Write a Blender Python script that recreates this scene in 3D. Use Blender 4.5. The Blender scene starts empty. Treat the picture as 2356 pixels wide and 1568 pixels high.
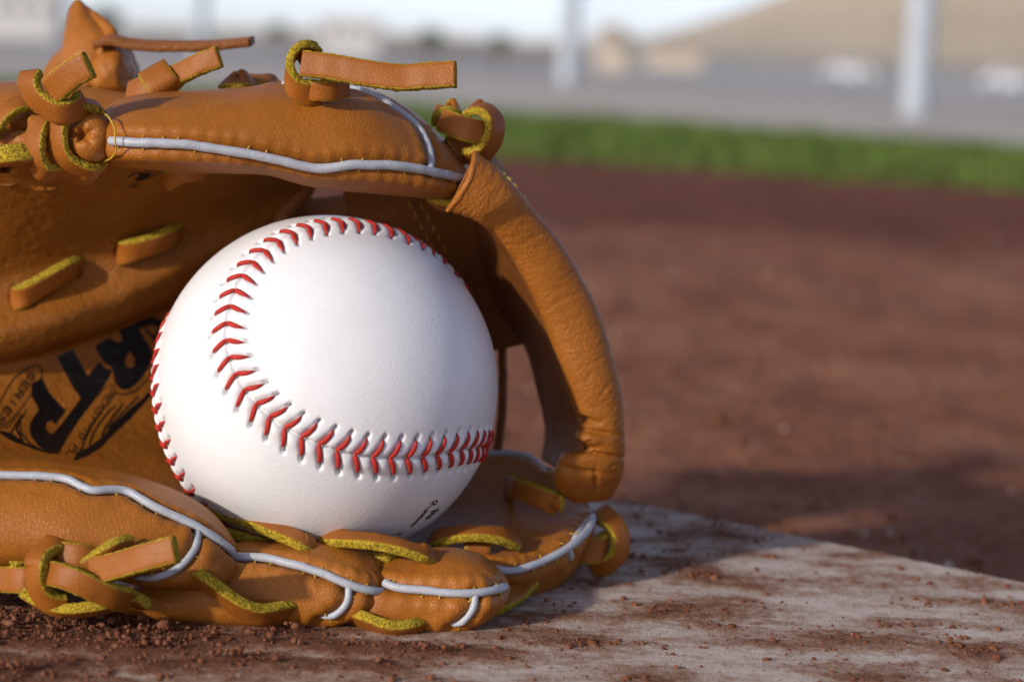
import bpy, bmesh, math, random
import numpy as np
from mathutils import Vector, Matrix, noise
from mathutils.bvhtree import BVHTree
from mathutils.kdtree import KDTree

random.seed(7)
rng = np.random.default_rng(7)
scene = bpy.context.scene
COL = scene.collection

# ------------------------------------------------------------------ camera
FPX = 4970.0                      # focal length in units of a 2356 wide picture
CAMH = 117.0                      # millimetres above the plate
PITCH = math.atan((784 - 110) / FPX)
ROLL = math.radians(2.5)
Fv = np.array([0, math.cos(PITCH), -math.sin(PITCH)])
U0 = np.array([0, math.sin(PITCH), math.cos(PITCH)])
R0 = np.array([1.0, 0, 0])
Rv = R0 * math.cos(ROLL) + U0 * math.sin(ROLL)
Uv = U0 * math.cos(ROLL) - R0 * math.sin(ROLL)
CAM = np.array([0, 0, CAMH])
cd = bpy.data.cameras.new('camera')
cam = bpy.data.objects.new('camera', cd)
COL.objects.link(cam)
m = Matrix(((Rv[0], Uv[0], -Fv[0], 0), (Rv[1], Uv[1], -Fv[1], 0), (Rv[2], Uv[2], -Fv[2], CAMH * .001), (0, 0, 0, 1)))
cam.matrix_world = m
cd.sensor_width = 23.7
cd.lens = 50.0
cd.clip_start = 0.02
cd.clip_end = 5000
cd.dof.use_dof = True
cd.dof.focus_distance = 0.437
cd.dof.aperture_fstop = 8.0
cd.dof.aperture_blades = 8
scene.camera = cam

# ------------------------------------------------------------------ light
SUN_EL = math.radians(20)
SUN_AZ = math.radians(46)         # light travels towards +X+Y
sdir = Vector((math.sin(SUN_AZ) * math.cos(SUN_EL), math.cos(SUN_AZ) * math.cos(SUN_EL), -math.sin(SUN_EL)))
w = bpy.data.worlds.new('World')
scene.world = w
w.use_nodes = True
wn = w.node_tree
wn.nodes.clear()
sky = wn.nodes.new('ShaderNodeTexSky')
sky.sky_type = 'NISHITA'
sky.sun_disc = False
sky.sun_elevation = SUN_EL
sky.sun_rotation = math.radians(180) + SUN_AZ
sky.air_density = 0.5
sky.dust_density = 0.6
sky.ozone_density = 1.0
bg = wn.nodes.new('ShaderNodeBackground')
bg.inputs['Strength'].default_value = 0.15
wo = wn.nodes.new('ShaderNodeOutputWorld')
haze = wn.nodes.new('ShaderNodeHueSaturation')      # a hazy, paler sky all round
haze.inputs['Saturation'].default_value = 0.72
tint = wn.nodes.new('ShaderNodeMixRGB')
tint.blend_type = 'MULTIPLY'
tint.inputs[0].default_value = 1.0
tint.inputs[2].default_value = (1.03, 0.975, 1.04, 1)
wn.links.new(sky.outputs[0], haze.inputs['Color'])
wn.links.new(haze.outputs[0], tint.inputs[1])
wn.links.new(tint.outputs[0], bg.inputs[0])
wn.links.new(bg.outputs[0], wo.inputs[0])
sd = bpy.data.lights.new('sun', 'SUN')
sd.energy = 2.75
sd.angle = math.radians(2.2)
sd.color = (1.0, 0.92, 0.80)
so = bpy.data.objects.new('sun', sd)
COL.objects.link(so)
so.rotation_euler = sdir.to_track_quat('-Z', 'Y').to_euler()
so.location = (-2, -2, 2)
scene.view_settings.view_transform = 'Standard'
scene.view_settings.look = 'None'
scene.view_settings.exposure = 0.36
scene.view_settings.gamma = 1.0
scene.render.engine = 'CYCLES'

# ------------------------------------------------------------------ helpers
def ray(x, y):
    d = Fv * FPX + Rv * (x - 1178) - Uv * (y - 784)
    return d / np.linalg.norm(d)

def P(x, y, Y):
    "point (mm) at depth Y along the line of sight through photo position x, y"
    d = ray(x, y)
    return CAM + d * (Y / d[1])

def PP(l):
    return np.array([P(*p) for p in l])

def V3(r, u, f):
    return Rv * r + Uv * u + Fv * f

def ground_pt(x, y, z=0.0):
    d = ray(x, y)
    return CAM + d * ((z - CAM[2]) / d[2])

def spline(pts, n, closed=False):
    "smooth curve through pts (k, m) sampled n times evenly by chord length"
    p = np.asarray(pts, float)
    if closed:
        p = np.vstack([p[-2:], p, p[:3]])
    dd = np.sqrt(((p[1:, :3] - p[:-1, :3]) ** 2).sum(1)) ** 0.75 + 1e-9
    t = np.concatenate([[0], np.cumsum(dd)])
    k = len(p)
    tan = np.zeros_like(p)
    for i in range(k):
        if i == 0:
            tan[i] = (p[1] - p[0]) / (t[1] - t[0])
        elif i == k - 1:
            tan[i] = (p[-1] - p[-2]) / (t[-1] - t[-2])
        else:
            a, b = t[i] - t[i - 1], t[i + 1] - t[i]
            tan[i] = ((p[i] - p[i - 1]) / a * b + (p[i + 1] - p[i]) / b * a) / (a + b)
    if closed:
        lo, hi = t[2], t[k - 3]
    else:
        lo, hi = t[0], t[-1]
    ts = np.linspace(lo, hi, n, endpoint=not closed)
    i = np.clip(np.searchsorted(t, ts, side='right') - 1, 0, k - 2)
    hlen = t[i + 1] - t[i]
    u = ((ts - t[i]) / hlen)[:, None]
    h00 = 2 * u ** 3 - 3 * u ** 2 + 1
    h10 = u ** 3 - 2 * u ** 2 + u
    h01 = -2 * u ** 3 + 3 * u ** 2
    h11 = u ** 3 - u ** 2
    return h00 * p[i] + h10 * hlen[:, None] * tan[i] + h01 * p[i + 1] + h11 * hlen[:, None] * tan[i + 1]

def even(pts, step=None, n=None):
    "spline resampled at even arc length"
    c = spline(pts, max(60, 14 * len(pts)))
    s = np.concatenate([[0], np.cumsum(np.linalg.norm(np.diff(c[:, :3], axis=0), axis=1))])
    if n is None:
        n = max(4, int(s[-1] / step))
    ss = np.linspace(0, s[-1], n)
    return np.stack([np.interp(ss, s, c[:, j]) for j in range(c.shape[1])], 1), s[-1]

def unit(a):
    return a / (np.linalg.norm(a, axis=-1, keepdims=True) + 1e-12)

def vnoise(p, scale, seed=0.0):
    return np.array([noise.noise((q[0] * scale + seed, q[1] * scale - seed, q[2] * scale + 3 * seed)) for q in p])

def vnormals(v, f4):
    f = np.asarray(f4)
    n = np.zeros_like(v)
    a, b, c, d = v[f[:, 0]], v[f[:, 1]], v[f[:, 2]], v[f[:, 3]]
    fn = np.cross(c - a, d - b)
    for j in range(4):
        np.add.at(n, f[:, j], fn)
    return unit(n)

ROOT = {}

def tag(o, label=None, cat=None, group=None, kind=None):
    if label: o['label'] = label
    if cat: o['category'] = cat
    if group: o['group'] = group
    if kind: o['kind'] = kind
    return o

def empty(name, loc_mm):
    o = bpy.data.objects.new(name, None)
    o.empty_display_size = 0.02
    COL.objects.link(o)
    o.location = Vector(loc_mm) * .001
    ROOT[o.name] = Vector(loc_mm)
    return o

def origin_of(parent):
    v = Vector((0, 0, 0))
    while parent is not None:
        v += parent.location
        parent = parent.parent
    return v

def mesh_obj(name, v, faces, mats, parent=None, smooth=True, fmat=None, base=None):
    "v in millimetres, world space; the object's origin is put at its middle"
    v = np.asarray(v, float) * .001
    o0 = np.array(base) * .001 if base is not None else v.mean(0)
    me = bpy.data.meshes.new(name)
    vv = (v - o0).astype(np.float32)
    fa = faces if isinstance(faces, list) else None
    if fa is None:
        faces = np.asarray(faces)
        nf, k = faces.shape
        me.vertices.add(len(vv)); me.vertices.foreach_set('co', vv.ravel())
        me.loops.add(nf * k); me.loops.foreach_set('vertex_index', faces.astype(np.int32).ravel())
        me.polygons.add(nf)
        me.polygons.foreach_set('loop_start', np.arange(0, nf * k, k, dtype=np.int32))
        me.update(calc_edges=True)
        me.validate()
    else:
        me.from_pydata(vv.tolist(), [], fa)
    if not isinstance(mats, (list, tuple)):
        mats = [mats]
    for mt in mats:
        me.materials.append(mt)
    if fmat is not None:
        me.polygons.foreach_set('material_index', np.asarray(fmat, dtype=np.int32))
    if smooth:
        me.polygons.foreach_set('use_smooth', np.ones(len(me.polygons), dtype=bool))
    me.update()
    o = bpy.data.objects.new(name, me)
    COL.objects.link(o)
    o.location = Vector(o0)
    if parent is not None:
        o.location = Vector(o0) - origin_of(parent)
        o.parent = parent
    return o

def fix_normals(o):
    bm = bmesh.new(); bm.from_mesh(o.data)
    bmesh.ops.recalc_face_normals(bm, faces=bm.faces)
    bm.to_mesh(o.data); bm.free()

def grid_faces(nu, nv, wrap=False):
    i = np.arange(nu - 1)[:, None]
    j = np.arange(nv if wrap else nv - 1)[None, :]
    j2 = (j + 1) % nv
    a = i * nv + j
    b = i * nv + j2
    c = (i + 1) * nv + j2
    d = (i + 1) * nv + j
    return np.stack([a, b, c, d], -1).reshape(-1, 4)

class Surf:
    "closed loft surface: verts grid nu x nv periodic in v"
    def __init__(s, rings, nu=150, nv=96, ends=True):
        k = len(rings)
        nc = len(rings[0])
        R = np.array(rings, float)                    # k, nc, 3
        sec = np.stack([spline(R[i], nv, closed=True) for i in range(k)])   # k, nv, 3
        cen = sec.mean(1)
        tt = spline(np.concatenate([cen, sec.reshape(k, -1)], 1), nu)
        s.nu, s.nv = nu, nv
        s.v = tt[:, 3:].reshape(nu * nv, 3)
        s.f = grid_faces(nu, nv, True)
        s.caps = ends
        s.update()
    def update(s):
        s.n = vnormals(s.v, s.f)
        c = s.v.reshape(s.nu, s.nv, 3).mean(1, keepdims=True)
        out = (s.n.reshape(s.nu, s.nv, 3) * (s.v.reshape(s.nu, s.nv, 3) - c)).sum(-1).mean()
        if out < 0:
            s.f = s.f[:, ::-1]
            s.n = -s.n
        s.bvh = BVHTree.FromPolygons([tuple(q) for q in s.v], [tuple(int(a) for a in q) for q in s.f])
    def hit(s, x, y, Yg=440):
        d = ray(x, y)
        r = s.bvh.ray_cast(Vector(CAM), Vector(d))
        if r[0] is None:
            r = s.bvh.find_nearest(Vector(P(x, y, Yg)))
        nrm = np.array(r[1])
        if nrm @ d > 0 and False:
            nrm = -nrm
        return np.array(r[0]), nrm
    def disp(s, amount):
        s.v = s.v + s.n * amount[:, None]
        s.update()
    def lumps(s, amp, scale, seed):
        s.disp(amp * vnoise(s.v, scale, seed))
    def build(s, name, mat, parent):
        f = [tuple(int(a) for a in q) for q in s.f]
        v = s.v
        if s.caps:
            n0 = len(v)
            g = v.reshape(s.nu, s.nv, 3)
            v = np.vstack([v, g[0].mean(0), g[-1].mean(0)])
            flip = s.f[0][1] < s.f[0][0] or (s.f[0][0] > s.f[0][2])
            e0 = [(n0, (j + 1) % s.nv, j) for j in range(s.nv)]
            b = (s.nu - 1) * s.nv
            e1 = [(n0 + 1, b + j, b + (j + 1) % s.nv) for j in range(s.nv)]
            f = f + e0 + e1
        o = mesh_obj(name, v, f, mat, parent)
        fix_normals(o)
        return o

def ring_tb(T, B, Yc, dy, n=12, p=0.9, lean=0.0):
    "cross-section ring from a top and a bottom position, a middle depth and a half depth; lean pushes the top back"
    t, b = P(T[0], T[1], Yc + lean), P(B[0], B[1], Yc - lean * .3)
    c = (t + b) / 2
    h = (t - b) / 2
    dv = np.array([0, dy, 0])
    out = []
    for i in range(n):
        a = 2 * math.pi * i / n
        ca, sa = math.cos(a), math.sin(a)
        out.append(c + h * math.copysign(abs(ca) ** p, ca) + dv * -math.copysign(abs(sa) ** p, sa))
    return out

def trace(surf, pts, step=0.5, Yg=440, lift=0.0):
    c, L = even(np.array([(q[0], q[1], q[2] if len(q) > 2 else 0.0) for q in pts]), n=max(12, int(len(pts) * 9)))
    pos, nor = [], []
    for q in c:
        if q[2] > 200:
            r = surf.bvh.find_nearest(Vector(P(q[0], q[1], q[2])))
            a, b = np.array(r[0]), np.array(r[1])
        elif q[2] > 5:
            continue
        else:
            a, b = surf.hit(q[0], q[1], Yg)
        pos.append(a); nor.append(b)
    pos = np.array(pos); nor = unit(np.array(nor))
    # smooth along the trace
    for _ in range(4):
        pos[1:-1] = (pos[:-2] + 2 * pos[1:-1] + pos[2:]) / 4
        nor[1:-1] = unit(nor[:-2] + 2 * nor[1:-1] + nor[2:])
    q, L = even(np.hstack([pos + nor * lift, nor]), step=step)
    return q[:, :3], unit(q[:, 3:])

def tube_arrays(path, rad, ns=12, seed=0.0, rough=0.0, cap=True):
    path = np.asarray(path)
    n = len(path)
    T = unit(np.gradient(path, axis=0))
    up = np.array([0.3, 0.2, 0.93])
    A = np.zeros((n, 3))
    a = up - T[0] * (up @ T[0]); a /= np.linalg.norm(a)
    for i in range(n):
        a = a - T[i] * (a @ T[i]); a /= np.linalg.norm(a)
        A[i] = a
    B = np.cross(T, A)
    r = np.broadcast_to(np.asarray(rad, float), (n,)).copy()
    th = np.arange(ns) * 2 * math.pi / ns
    v = path[:, None] + (A[:, None] * np.cos(th)[None, :, None] + B[:, None] * np.sin(th)[None, :, None]) * r[:, None, None]
    v = v.reshape(-1, 3)
    if rough:
        cc = np.repeat(path, ns, 0)
        v = v + unit(v - cc) * (rough * vnoise(v, .45, seed))[:, None]
    f = [tuple(int(x) for x in q) for q in grid_faces(n, ns, True)]
    if cap:
        v = np.vstack([v, path[0] - T[0] * r[0] * .4, path[-1] + T[-1] * r[-1] * .4])
        m0 = n * ns
        f += [(m0, (j + 1) % ns, j) for j in range(ns)]
        b = (n - 1) * ns
        f += [(m0 + 1, b + j, b + (j + 1) % ns) for j in range(ns)]
    return v, f

def tube(name, path, rad, mat, parent, ns=12, seed=0.0, rough=0.0, step=0.5):
    p, L = even(np.asarray(path), step=step)
    v, f = tube_arrays(p, rad if np.isscalar(rad) else np.interp(np.linspace(0, 1, len(p)), np.linspace(0, 1, len(rad)), rad), ns, seed, rough)
    o = mesh_obj(name, v, f, mat, parent)
    fix_normals(o)
    return o

def dist_to_path(v, path):
    kd = KDTree(len(path))
    for i, p in enumerate(path):
        kd.insert(p, i)
    kd.balance()
    d = np.empty(len(v)); k = np.empty(len(v), int)
    for i, q in enumerate(v):
        _, j, dd = kd.find(q)
        d[i] = dd; k[i] = j
    return d, k

def combine(parts):
    vs, fs, o = [], [], 0
    for v, f in parts:
        vs.append(np.asarray(v)); fs += [tuple(a + o for a in q) for q in f]
        o += len(v)
    return np.vstack(vs), fs

# ------------------------------------------------------------------ materials
def new_mat(name):
    mt = bpy.data.materials.new(name)
    mt.use_nodes = True
    nt = mt.node_tree
    return mt, nt, nt.nodes['Principled BSDF']

def nd(nt, kind, **kw):
    n = nt.nodes.new(kind)
    for k, v in kw.items():
        if k in n.inputs:
            n.inputs[k].default_value = v
        else:
            setattr(n, k, v)
    return n

def coords(nt, scale=1000.0, stretch=(1, 1, 1), world=False):
    tc = nt.nodes.new('ShaderNodeTexCoord')
    mp = nt.nodes.new('ShaderNodeMapping')
    mp.inputs['Scale'].default_value = tuple(scale * s for s in stretch)
    if world:
        g = nt.nodes.new('ShaderNodeNewGeometry')
        nt.links.new(g.outputs['Position'], mp.inputs[0])
    else:
        nt.links.new(tc.outputs['Object'], mp.inputs[0])
    return mp

def ramp(nt, fac, stops):
    r = nt.nodes.new('ShaderNodeValToRGB')
    el = r.color_ramp.elements
    while len(el) < len(stops):
        el.new(0.5)
    for e, (p, c) in zip(el, stops):
        e.position = p
        e.color = (*c, 1) if len(c) == 3 else c
    nt.links.new(fac, r.inputs[0])
    return r

def mathn(nt, op, a, b=None):
    n = nt.nodes.new('ShaderNodeMath'); n.operation = op
    for i, q in enumerate((a, b)):
        if q is None: continue
        if isinstance(q, (int, float)): n.inputs[i].default_value = q
        else: nt.links.new(q, n.inputs[i])
    return n.outputs[0]

def leather(name, base, var=0.16, cell=0.85, depth=0.00016, rough=0.48, wrinkle=0.5, mask=False, coat=0.0):
    mt, nt, bs = new_mat(name)
    mp = coords(nt)
    warp = nd(nt, 'ShaderNodeTexNoise', Scale=0.5, Detail=3.0)
    nt.links.new(mp.outputs[0], warp.inputs['Vector'])
    mixv = nt.nodes.new('ShaderNodeVectorMath'); mixv.operation = 'MULTIPLY_ADD'
    nt.links.new(warp.outputs['Color'], mixv.inputs[0])
    mixv.inputs[1].default_value = (1.3, 1.3, 1.3)
    nt.links.new(mp.outputs[0], mixv.inputs[2])
    vo = nd(nt, 'ShaderNodeTexVoronoi', feature='DISTANCE_TO_EDGE', Scale=cell)
    nt.links.new(mixv.outputs[0], vo.inputs['Vector'])
    ve = nd(nt, 'ShaderNodeMapRange', interpolation_type='SMOOTHSTEP')
    nt.links.new(vo.outputs['Distance'], ve.inputs[0])
    ve.inputs[1].default_value = 0.0; ve.inputs[2].default_value = 0.30
    wr = nd(nt, 'ShaderNodeTexNoise', Scale=0.42, Detail=6.0, Roughness=0.66, Distortion=0.7)
    mp2 = coords(nt, stretch=(1.0, 1.0, 2.2))
    nt.links.new(mp2.outputs[0], wr.inputs['Vector'])
    fine = nd(nt, 'ShaderNodeTexNoise', Scale=3.2, Detail=3.0)
    nt.links.new(mp.outputs[0], fine.inputs['Vector'])
    # grain strength varies from place to place
    patch = nd(nt, 'ShaderNodeTexNoise', Scale=0.09, Detail=2.0)
    nt.links.new(mp.outputs[0], patch.inputs['Vector'])
    pr = nd(nt, 'ShaderNodeMapRange')
    nt.links.new(patch.outputs[0], pr.inputs[0])
    pr.inputs[1].default_value = .35; pr.inputs[2].default_value = .65
    pr.inputs[3].default_value = .25; pr.inputs[4].default_value = 1.0
    h = mathn(nt, 'MULTIPLY', ve.outputs[0], pr.outputs[0])
    h = mathn(nt, 'ADD', mathn(nt, 'MULTIPLY', h, 0.55), mathn(nt, 'MULTIPLY', wr.outputs[0], 2.4 * wrinkle))
    h = mathn(nt, 'ADD', h, mathn(nt, 'MULTIPLY', fine.outputs[0], 0.35))
    bp = nd(nt, 'ShaderNodeBump', Strength=1.0, Distance=depth)
    nt.links.new(h, bp.inputs['Height'])
    nt.links.new(bp.outputs[0], bs.inputs['Normal'])
    big = nd(nt, 'ShaderNodeTexNoise', Scale=0.05, Detail=5.0, Roughness=.6)
    nt.links.new(mp.outputs[0], big.inputs['Vector'])
    b = np.array(base)
    cr = ramp(nt, big.outputs[0], [(0.3, b * (1 - var)), (0.5, b), (0.72, b * (1 + var) + .006)])
    mul = nd(nt, 'ShaderNodeMixRGB', blend_type='MULTIPLY', Fac=0.5)
    nt.links.new(cr.outputs[0], mul.inputs[1])
    cre = ramp(nt, ve.outputs[0], [(0.0, (.80, .76, .72)), (.5, (1, 1, 1))])
    nt.links.new(cre.outputs[0], mul.inputs[2])
    out = mul.outputs[0]
    bs.inputs['Roughness'].default_value = rough
    bs.inputs['Specular IOR Level'].default_value = 0.22
    if mask:
        at = nd(nt, 'ShaderNodeAttribute', attribute_name='print')
        mx = nd(nt, 'ShaderNodeMixRGB')
        nt.links.new(at.outputs['Fac'], mx.inputs[0])
        nt.links.new(out, mx.inputs[1])
        mx.inputs[2].default_value = (.007, .006, .006, 1)
        out = mx.outputs[0]
        rr = nd(nt, 'ShaderNodeMapRange')
        nt.links.new(at.outputs['Fac'], rr.inputs[0])
        rr.inputs[3].default_value = rough; rr.inputs[4].default_value = .33
        nt.links.new(rr.outputs[0], bs.inputs['Roughness'])
    nt.links.new(out, bs.inputs['Base Color'])
    return mt

TAN = (0.312, 0.106, 0.0125)
M = {}
M['leather'] = leather('tan leather', TAN, cell=1.05, depth=.00010, wrinkle=.65, rough=.43)
M['palm'] = leather('palm leather', (0.235, 0.080, 0.0085), mask=True, cell=.85, depth=.00015, wrinkle=.6)
M['strapleather'] = leather('web leather', (0.30, 0.101, 0.0120), cell=.95, depth=.00014, wrinkle=.5, rough=.44)
M['lace'] = leather('lace leather', (0.275, 0.088, 0.0100), cell=1.3, depth=.00006, rough=.48, wrinkle=.2)
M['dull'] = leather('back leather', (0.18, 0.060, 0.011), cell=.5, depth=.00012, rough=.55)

def suede(name, a, b):
    mt, nt, bs = new_mat(name)
    mp = coords(nt)
    n1 = nd(nt, 'ShaderNodeTexNoise', Scale=2.0, Detail=5.0, Roughness=.7)
    nt.links.new(mp.outputs[0], n1.inputs['Vector'])
    r = ramp(nt, n1.outputs[0], [(.38, a), (.55, b), (.75, tuple(min(1, x * 1.35) for x in b))])
    nt.links.new(r.outputs[0], bs.inputs['Base Color'])
    bs.inputs['Roughness'].default_value = .95
    bs.inputs['Specular IOR Level'].default_value = .08
    bp = nd(nt, 'ShaderNodeBump', Strength=1.0, Distance=.0004)
    nt.links.new(n1.outputs[0], bp.inputs['Height'])
    nt.links.new(bp.outputs[0], bs.inputs['Normal'])
    return mt
M['suede'] = suede('raw lace edge', (.12, .080, .009), (.45, .315, .030))

def plain(name, col, rough=.6, bump=0, scale=1.0, var=.15, spec=.4, metal=0.0):
    mt, nt, bs = new_mat(name)
    mp = coords(nt)
    n1 = nd(nt, 'ShaderNodeTexNoise', Scale=scale, Detail=5.0)
    nt.links.new(mp.outputs[0], n1.inputs['Vector'])
    c = np.array(col)
    r = ramp(nt, n1.outputs[0], [(.3, c * (1 - var)), (.7, np.minimum(c * (1 + var), .95))])
    nt.links.new(r.outputs[0], bs.inputs['Base Color'])
    bs.inputs['Roughness'].default_value = rough
    bs.inputs['Specular IOR Level'].default_value = spec
    bs.inputs['Metallic'].default_value = metal
    if bump:
        bp = nd(nt, 'ShaderNodeBump', Strength=1.0, Distance=bump)
        nt.links.new(n1.outputs[0], bp.inputs['Height'])
        nt.links.new(bp.outputs[0], bs.inputs['Normal'])
    return mt
M['piping'] = plain('grey vinyl piping', (.37, .39, .425), .42, .00008, 1.6, .1)
M['thread'] = plain('yellow thread', (.50, .32, .025), .6, .0002, 4, .2)
M['redthread'] = plain('red waxed thread', (.44, .024, .015), .55, .00025, 3.5, .3, .3)
M['ink'] = plain('black ink', (.012, .012, .014), .45)
M['steel'] = plain('galvanised steel', (.36, .40, .44), .5, 0, .01, .08)
M['hole'] = plain('dark hole', (.012, .008, .004), .9)

def ball_mat():
    mt, nt, bs = new_mat('white ball leather')
    mp = coords(nt)
    vo = nd(nt, 'ShaderNodeTexVoronoi', feature='DISTANCE_TO_EDGE', Scale=1.15)
    wr = nd(nt, 'ShaderNodeTexNoise', Scale=1.0, Detail=3.0)
    nt.links.new(mp.outputs[0], wr.inputs['Vector'])
    mixv = nt.nodes.new('ShaderNodeVectorMath'); mixv.operation = 'MULTIPLY_ADD'
    nt.links.new(wr.outputs['Color'], mixv.inputs[0])
    mixv.inputs[1].default_value = (1.2, 1.2, 1.2)
    mp2 = coords(nt, stretch=(.55, .8, 1.5))
    nt.links.new(mp2.outputs[0], mixv.inputs[2])
    nt.links.new(mixv.outputs[0], vo.inputs['Vector'])
    fi = nd(nt, 'ShaderNodeTexNoise', Scale=2.4, Detail=3.0)
    nt.links.new(mp.outputs[0], fi.inputs['Vector'])
    h = mathn(nt, 'ADD', mathn(nt, 'MULTIPLY', mathn(nt, 'MINIMUM', vo.outputs['Distance'], .25), 1.6), mathn(nt, 'MULTIPLY', fi.outputs[0], .35))
    bp = nd(nt, 'ShaderNodeBump', Strength=1.0, Distance=.000055)
    nt.links.new(h, bp.inputs['Height'])
    nt.links.new(bp.outputs[0], bs.inputs['Normal'])
    big = nd(nt, 'ShaderNodeTexNoise', Scale=.06, Detail=4.0)
    nt.links.new(mp.outputs[0], big.inputs['Vector'])
    r = ramp(nt, big.outputs[0], [(.3, (.69, .69, .69)), (.6, (.74, .74, .74))])
    sp = nd(nt, 'ShaderNodeTexNoise', Scale=.9, Detail=2.0)
    nt.links.new(mp.outputs[0], sp.inputs['Vector'])
    sr = ramp(nt, sp.outputs[0], [(.79, (1, 1, 1)), (.83, (.72, .66, .58))])
    mu = nd(nt, 'ShaderNodeMixRGB', blend_type='MULTIPLY', Fac=.8)
    nt.links.new(r.outputs[0], mu.inputs[1]); nt.links.new(sr.outputs[0], mu.inputs[2])
    nt.links.new(mu.outputs[0], bs.inputs['Base Color'])
    bs.inputs['Roughness'].default_value = .36
    bs.inputs['Specular IOR Level'].default_value = .4
    return mt
M['ball'] = ball_mat()

def dirt_mat(name, a, b, c, sc=.02, bump=.004, world=False):
    mt, nt, bs = new_mat(name)
    mp = coords(nt, world=world)
    n1 = nd(nt, 'ShaderNodeTexNoise', Scale=sc, Detail=8.0, Roughness=.65)
    n2 = nd(nt, 'ShaderNodeTexNoise', Scale=sc * 11, Detail=6.0, Roughness=.7)
    for n in (n1, n2):
        nt.links.new(mp.outputs[0], n.inputs['Vector'])
    mixn = mathn(nt, 'ADD', mathn(nt, 'MULTIPLY', n1.outputs[0], .55), mathn(nt, 'MULTIPLY', n2.outputs[0], .45))
    r = ramp(nt, mixn, [(.34, a), (.5, b), (.66, c)])
    nt.links.new(r.outputs[0], bs.inputs['Base Color'])
    bs.inputs['Roughness'].default_value = .95
    bs.inputs['Specular IOR Level'].default_value = .1
    bp = nd(nt, 'ShaderNodeBump', Strength=1.0, Distance=bump)
    nt.links.new(n2.outputs[0], bp.inputs['Height'])
    nt.links.new(bp.outputs[0], bs.inputs['Normal'])
    return mt
def damp(mt):
    nt = mt.node_tree; bs = nt.nodes['Principled BSDF']
    lk = bs.inputs['Base Color'].links[0]; src = lk.from_socket
    g = nt.nodes.new('ShaderNodeNewGeometry'); sp = nt.nodes.new('ShaderNodeSeparateXYZ')
    nt.links.new(g.outputs['Position'], sp.inputs[0])
    nz = nd(nt, 'ShaderNodeTexNoise', Scale=3.0, Detail=4.0); nt.links.new(g.outputs['Position'], nz.inputs['Vector'])
    y = mathn(nt, 'ADD', sp.outputs[1], mathn(nt, 'MULTIPLY', nz.outputs[0], .35))
    y = mathn(nt, 'ADD', y, mathn(nt, 'MULTIPLY', sp.outputs[0], .35))
    r = ramp(nt, mathn(nt, 'MULTIPLY', y, .25), [(.40, (1, 1, 1)), (.46, (.62, .50, .52))])
    mx = nd(nt, 'ShaderNodeMixRGB', blend_type='MULTIPLY', Fac=1.0)
    nt.links.new(src, mx.inputs[1]); nt.links.new(r.outputs[0], mx.inputs[2]); nt.links.new(mx.outputs[0], bs.inputs['Base Color'])
M['dirt'] = dirt_mat('red infield dirt', (.145, .051, .028), (.265, .110, .064), (.40, .197, .125), .012)
damp(M['dirt'])
M['clod'] = dirt_mat('dirt crumbs', (.105, .036, .018), (.20, .074, .038), (.33, .16, .10), .25, .0004)
M['grit'] = dirt_mat('pale grit', (.38, .24, .17), (.46, .33, .25), (.55, .44, .36), .12, .0003)
M['gravel'] = dirt_mat('pale gravel', (.40, .36, .315), (.49, .445, .39), (.57, .52, .46), .004)
M['asphalt'] = dirt_mat('grey asphalt', (.32, .305, .29), (.375, .36, .34), (.43, .415, .39), .001)
M['field'] = dirt_mat('dry ground', (.34, .30, .25), (.42, .37, .30), (.5, .45, .38), .0001)
M['hill'] = dirt_mat('dry hillside', (.36, .28, .18), (.47, .37, .245), (.56, .46, .33), .00004)

def plate_mat(film):
    mt, nt, bs = new_mat('dusty white rubber')
    mp = coords(nt, world=True)
    n2 = nd(nt, 'ShaderNodeTexNoise', Scale=.4, Detail=7.0, Roughness=.72)
    n3 = nd(nt, 'ShaderNodeTexNoise', Scale=1.8, Detail=4.0, Roughness=.7)
    sc = nd(nt, 'ShaderNodeTexNoise', Scale=.25, Detail=5.0, Roughness=.6, Distortion=1.5)
    st = coords(nt, world=True, stretch=(.5, 1.6, 1.0))
    nt.links.new(mp.outputs[0], n2.inputs['Vector']); nt.links.new(mp.outputs[0], n3.inputs['Vector']); nt.links.new(st.outputs[0], sc.inputs['Vector'])
    s = mathn(nt, 'ADD', mathn(nt, 'MULTIPLY', mathn(nt, 'SUBTRACT', n2.outputs[0], .5), .95), mathn(nt, 'MULTIPLY', mathn(nt, 'SUBTRACT', n3.outputs[0], .5), .8))
    if film:
        at = nd(nt, 'ShaderNodeAttribute', attribute_name='dust')
        s = mathn(nt, 'ADD', s, at.outputs['Fac'])
    else:
        s = mathn(nt, 'ADD', s, .5)
    r = ramp(nt, s, [(.10, (.63, .53, .46)), (.30, (.52, .405, .33)), (.50, (.37, .235, .165)), (.68, (.255, .125, .075)), (.85, (.165, .068, .036))])
    # rubbed pale streaks
    sr = ramp(nt, sc.outputs[0], [(.66, (0, 0, 0)), (.74, (1, 1, 1))])
    mx = nd(nt, 'ShaderNodeMixRGB'); mx.inputs[2].default_value = (.68, .63, .59, 1)
    nt.links.new(mathn(nt, 'MULTIPLY', sr.outputs[0], .55), mx.inputs[0]); nt.links.new(r.outputs[0], mx.inputs[1])
    nt.links.new(mx.outputs[0], bs.inputs['Base Color'])
    bs.inputs['Roughness'].default_value = .9
    bs.inputs['Specular IOR Level'].default_value = .15
    bp = nd(nt, 'ShaderNodeBump', Strength=1.0, Distance=.0007)
    nt.links.new(mathn(nt, 'ADD', n3.outputs[0], mathn(nt, 'MULTIPLY', n2.outputs[0], .8)), bp.inputs['Height'])
    nt.links.new(bp.outputs[0], bs.inputs['Normal'])
    return mt
M['film'] = plate_mat(True)
M['plate'] = plate_mat(False)
M['grass'] = plain('grass blades', (.090, .138, .024), .6, 0, .012, .4, .2)
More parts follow.
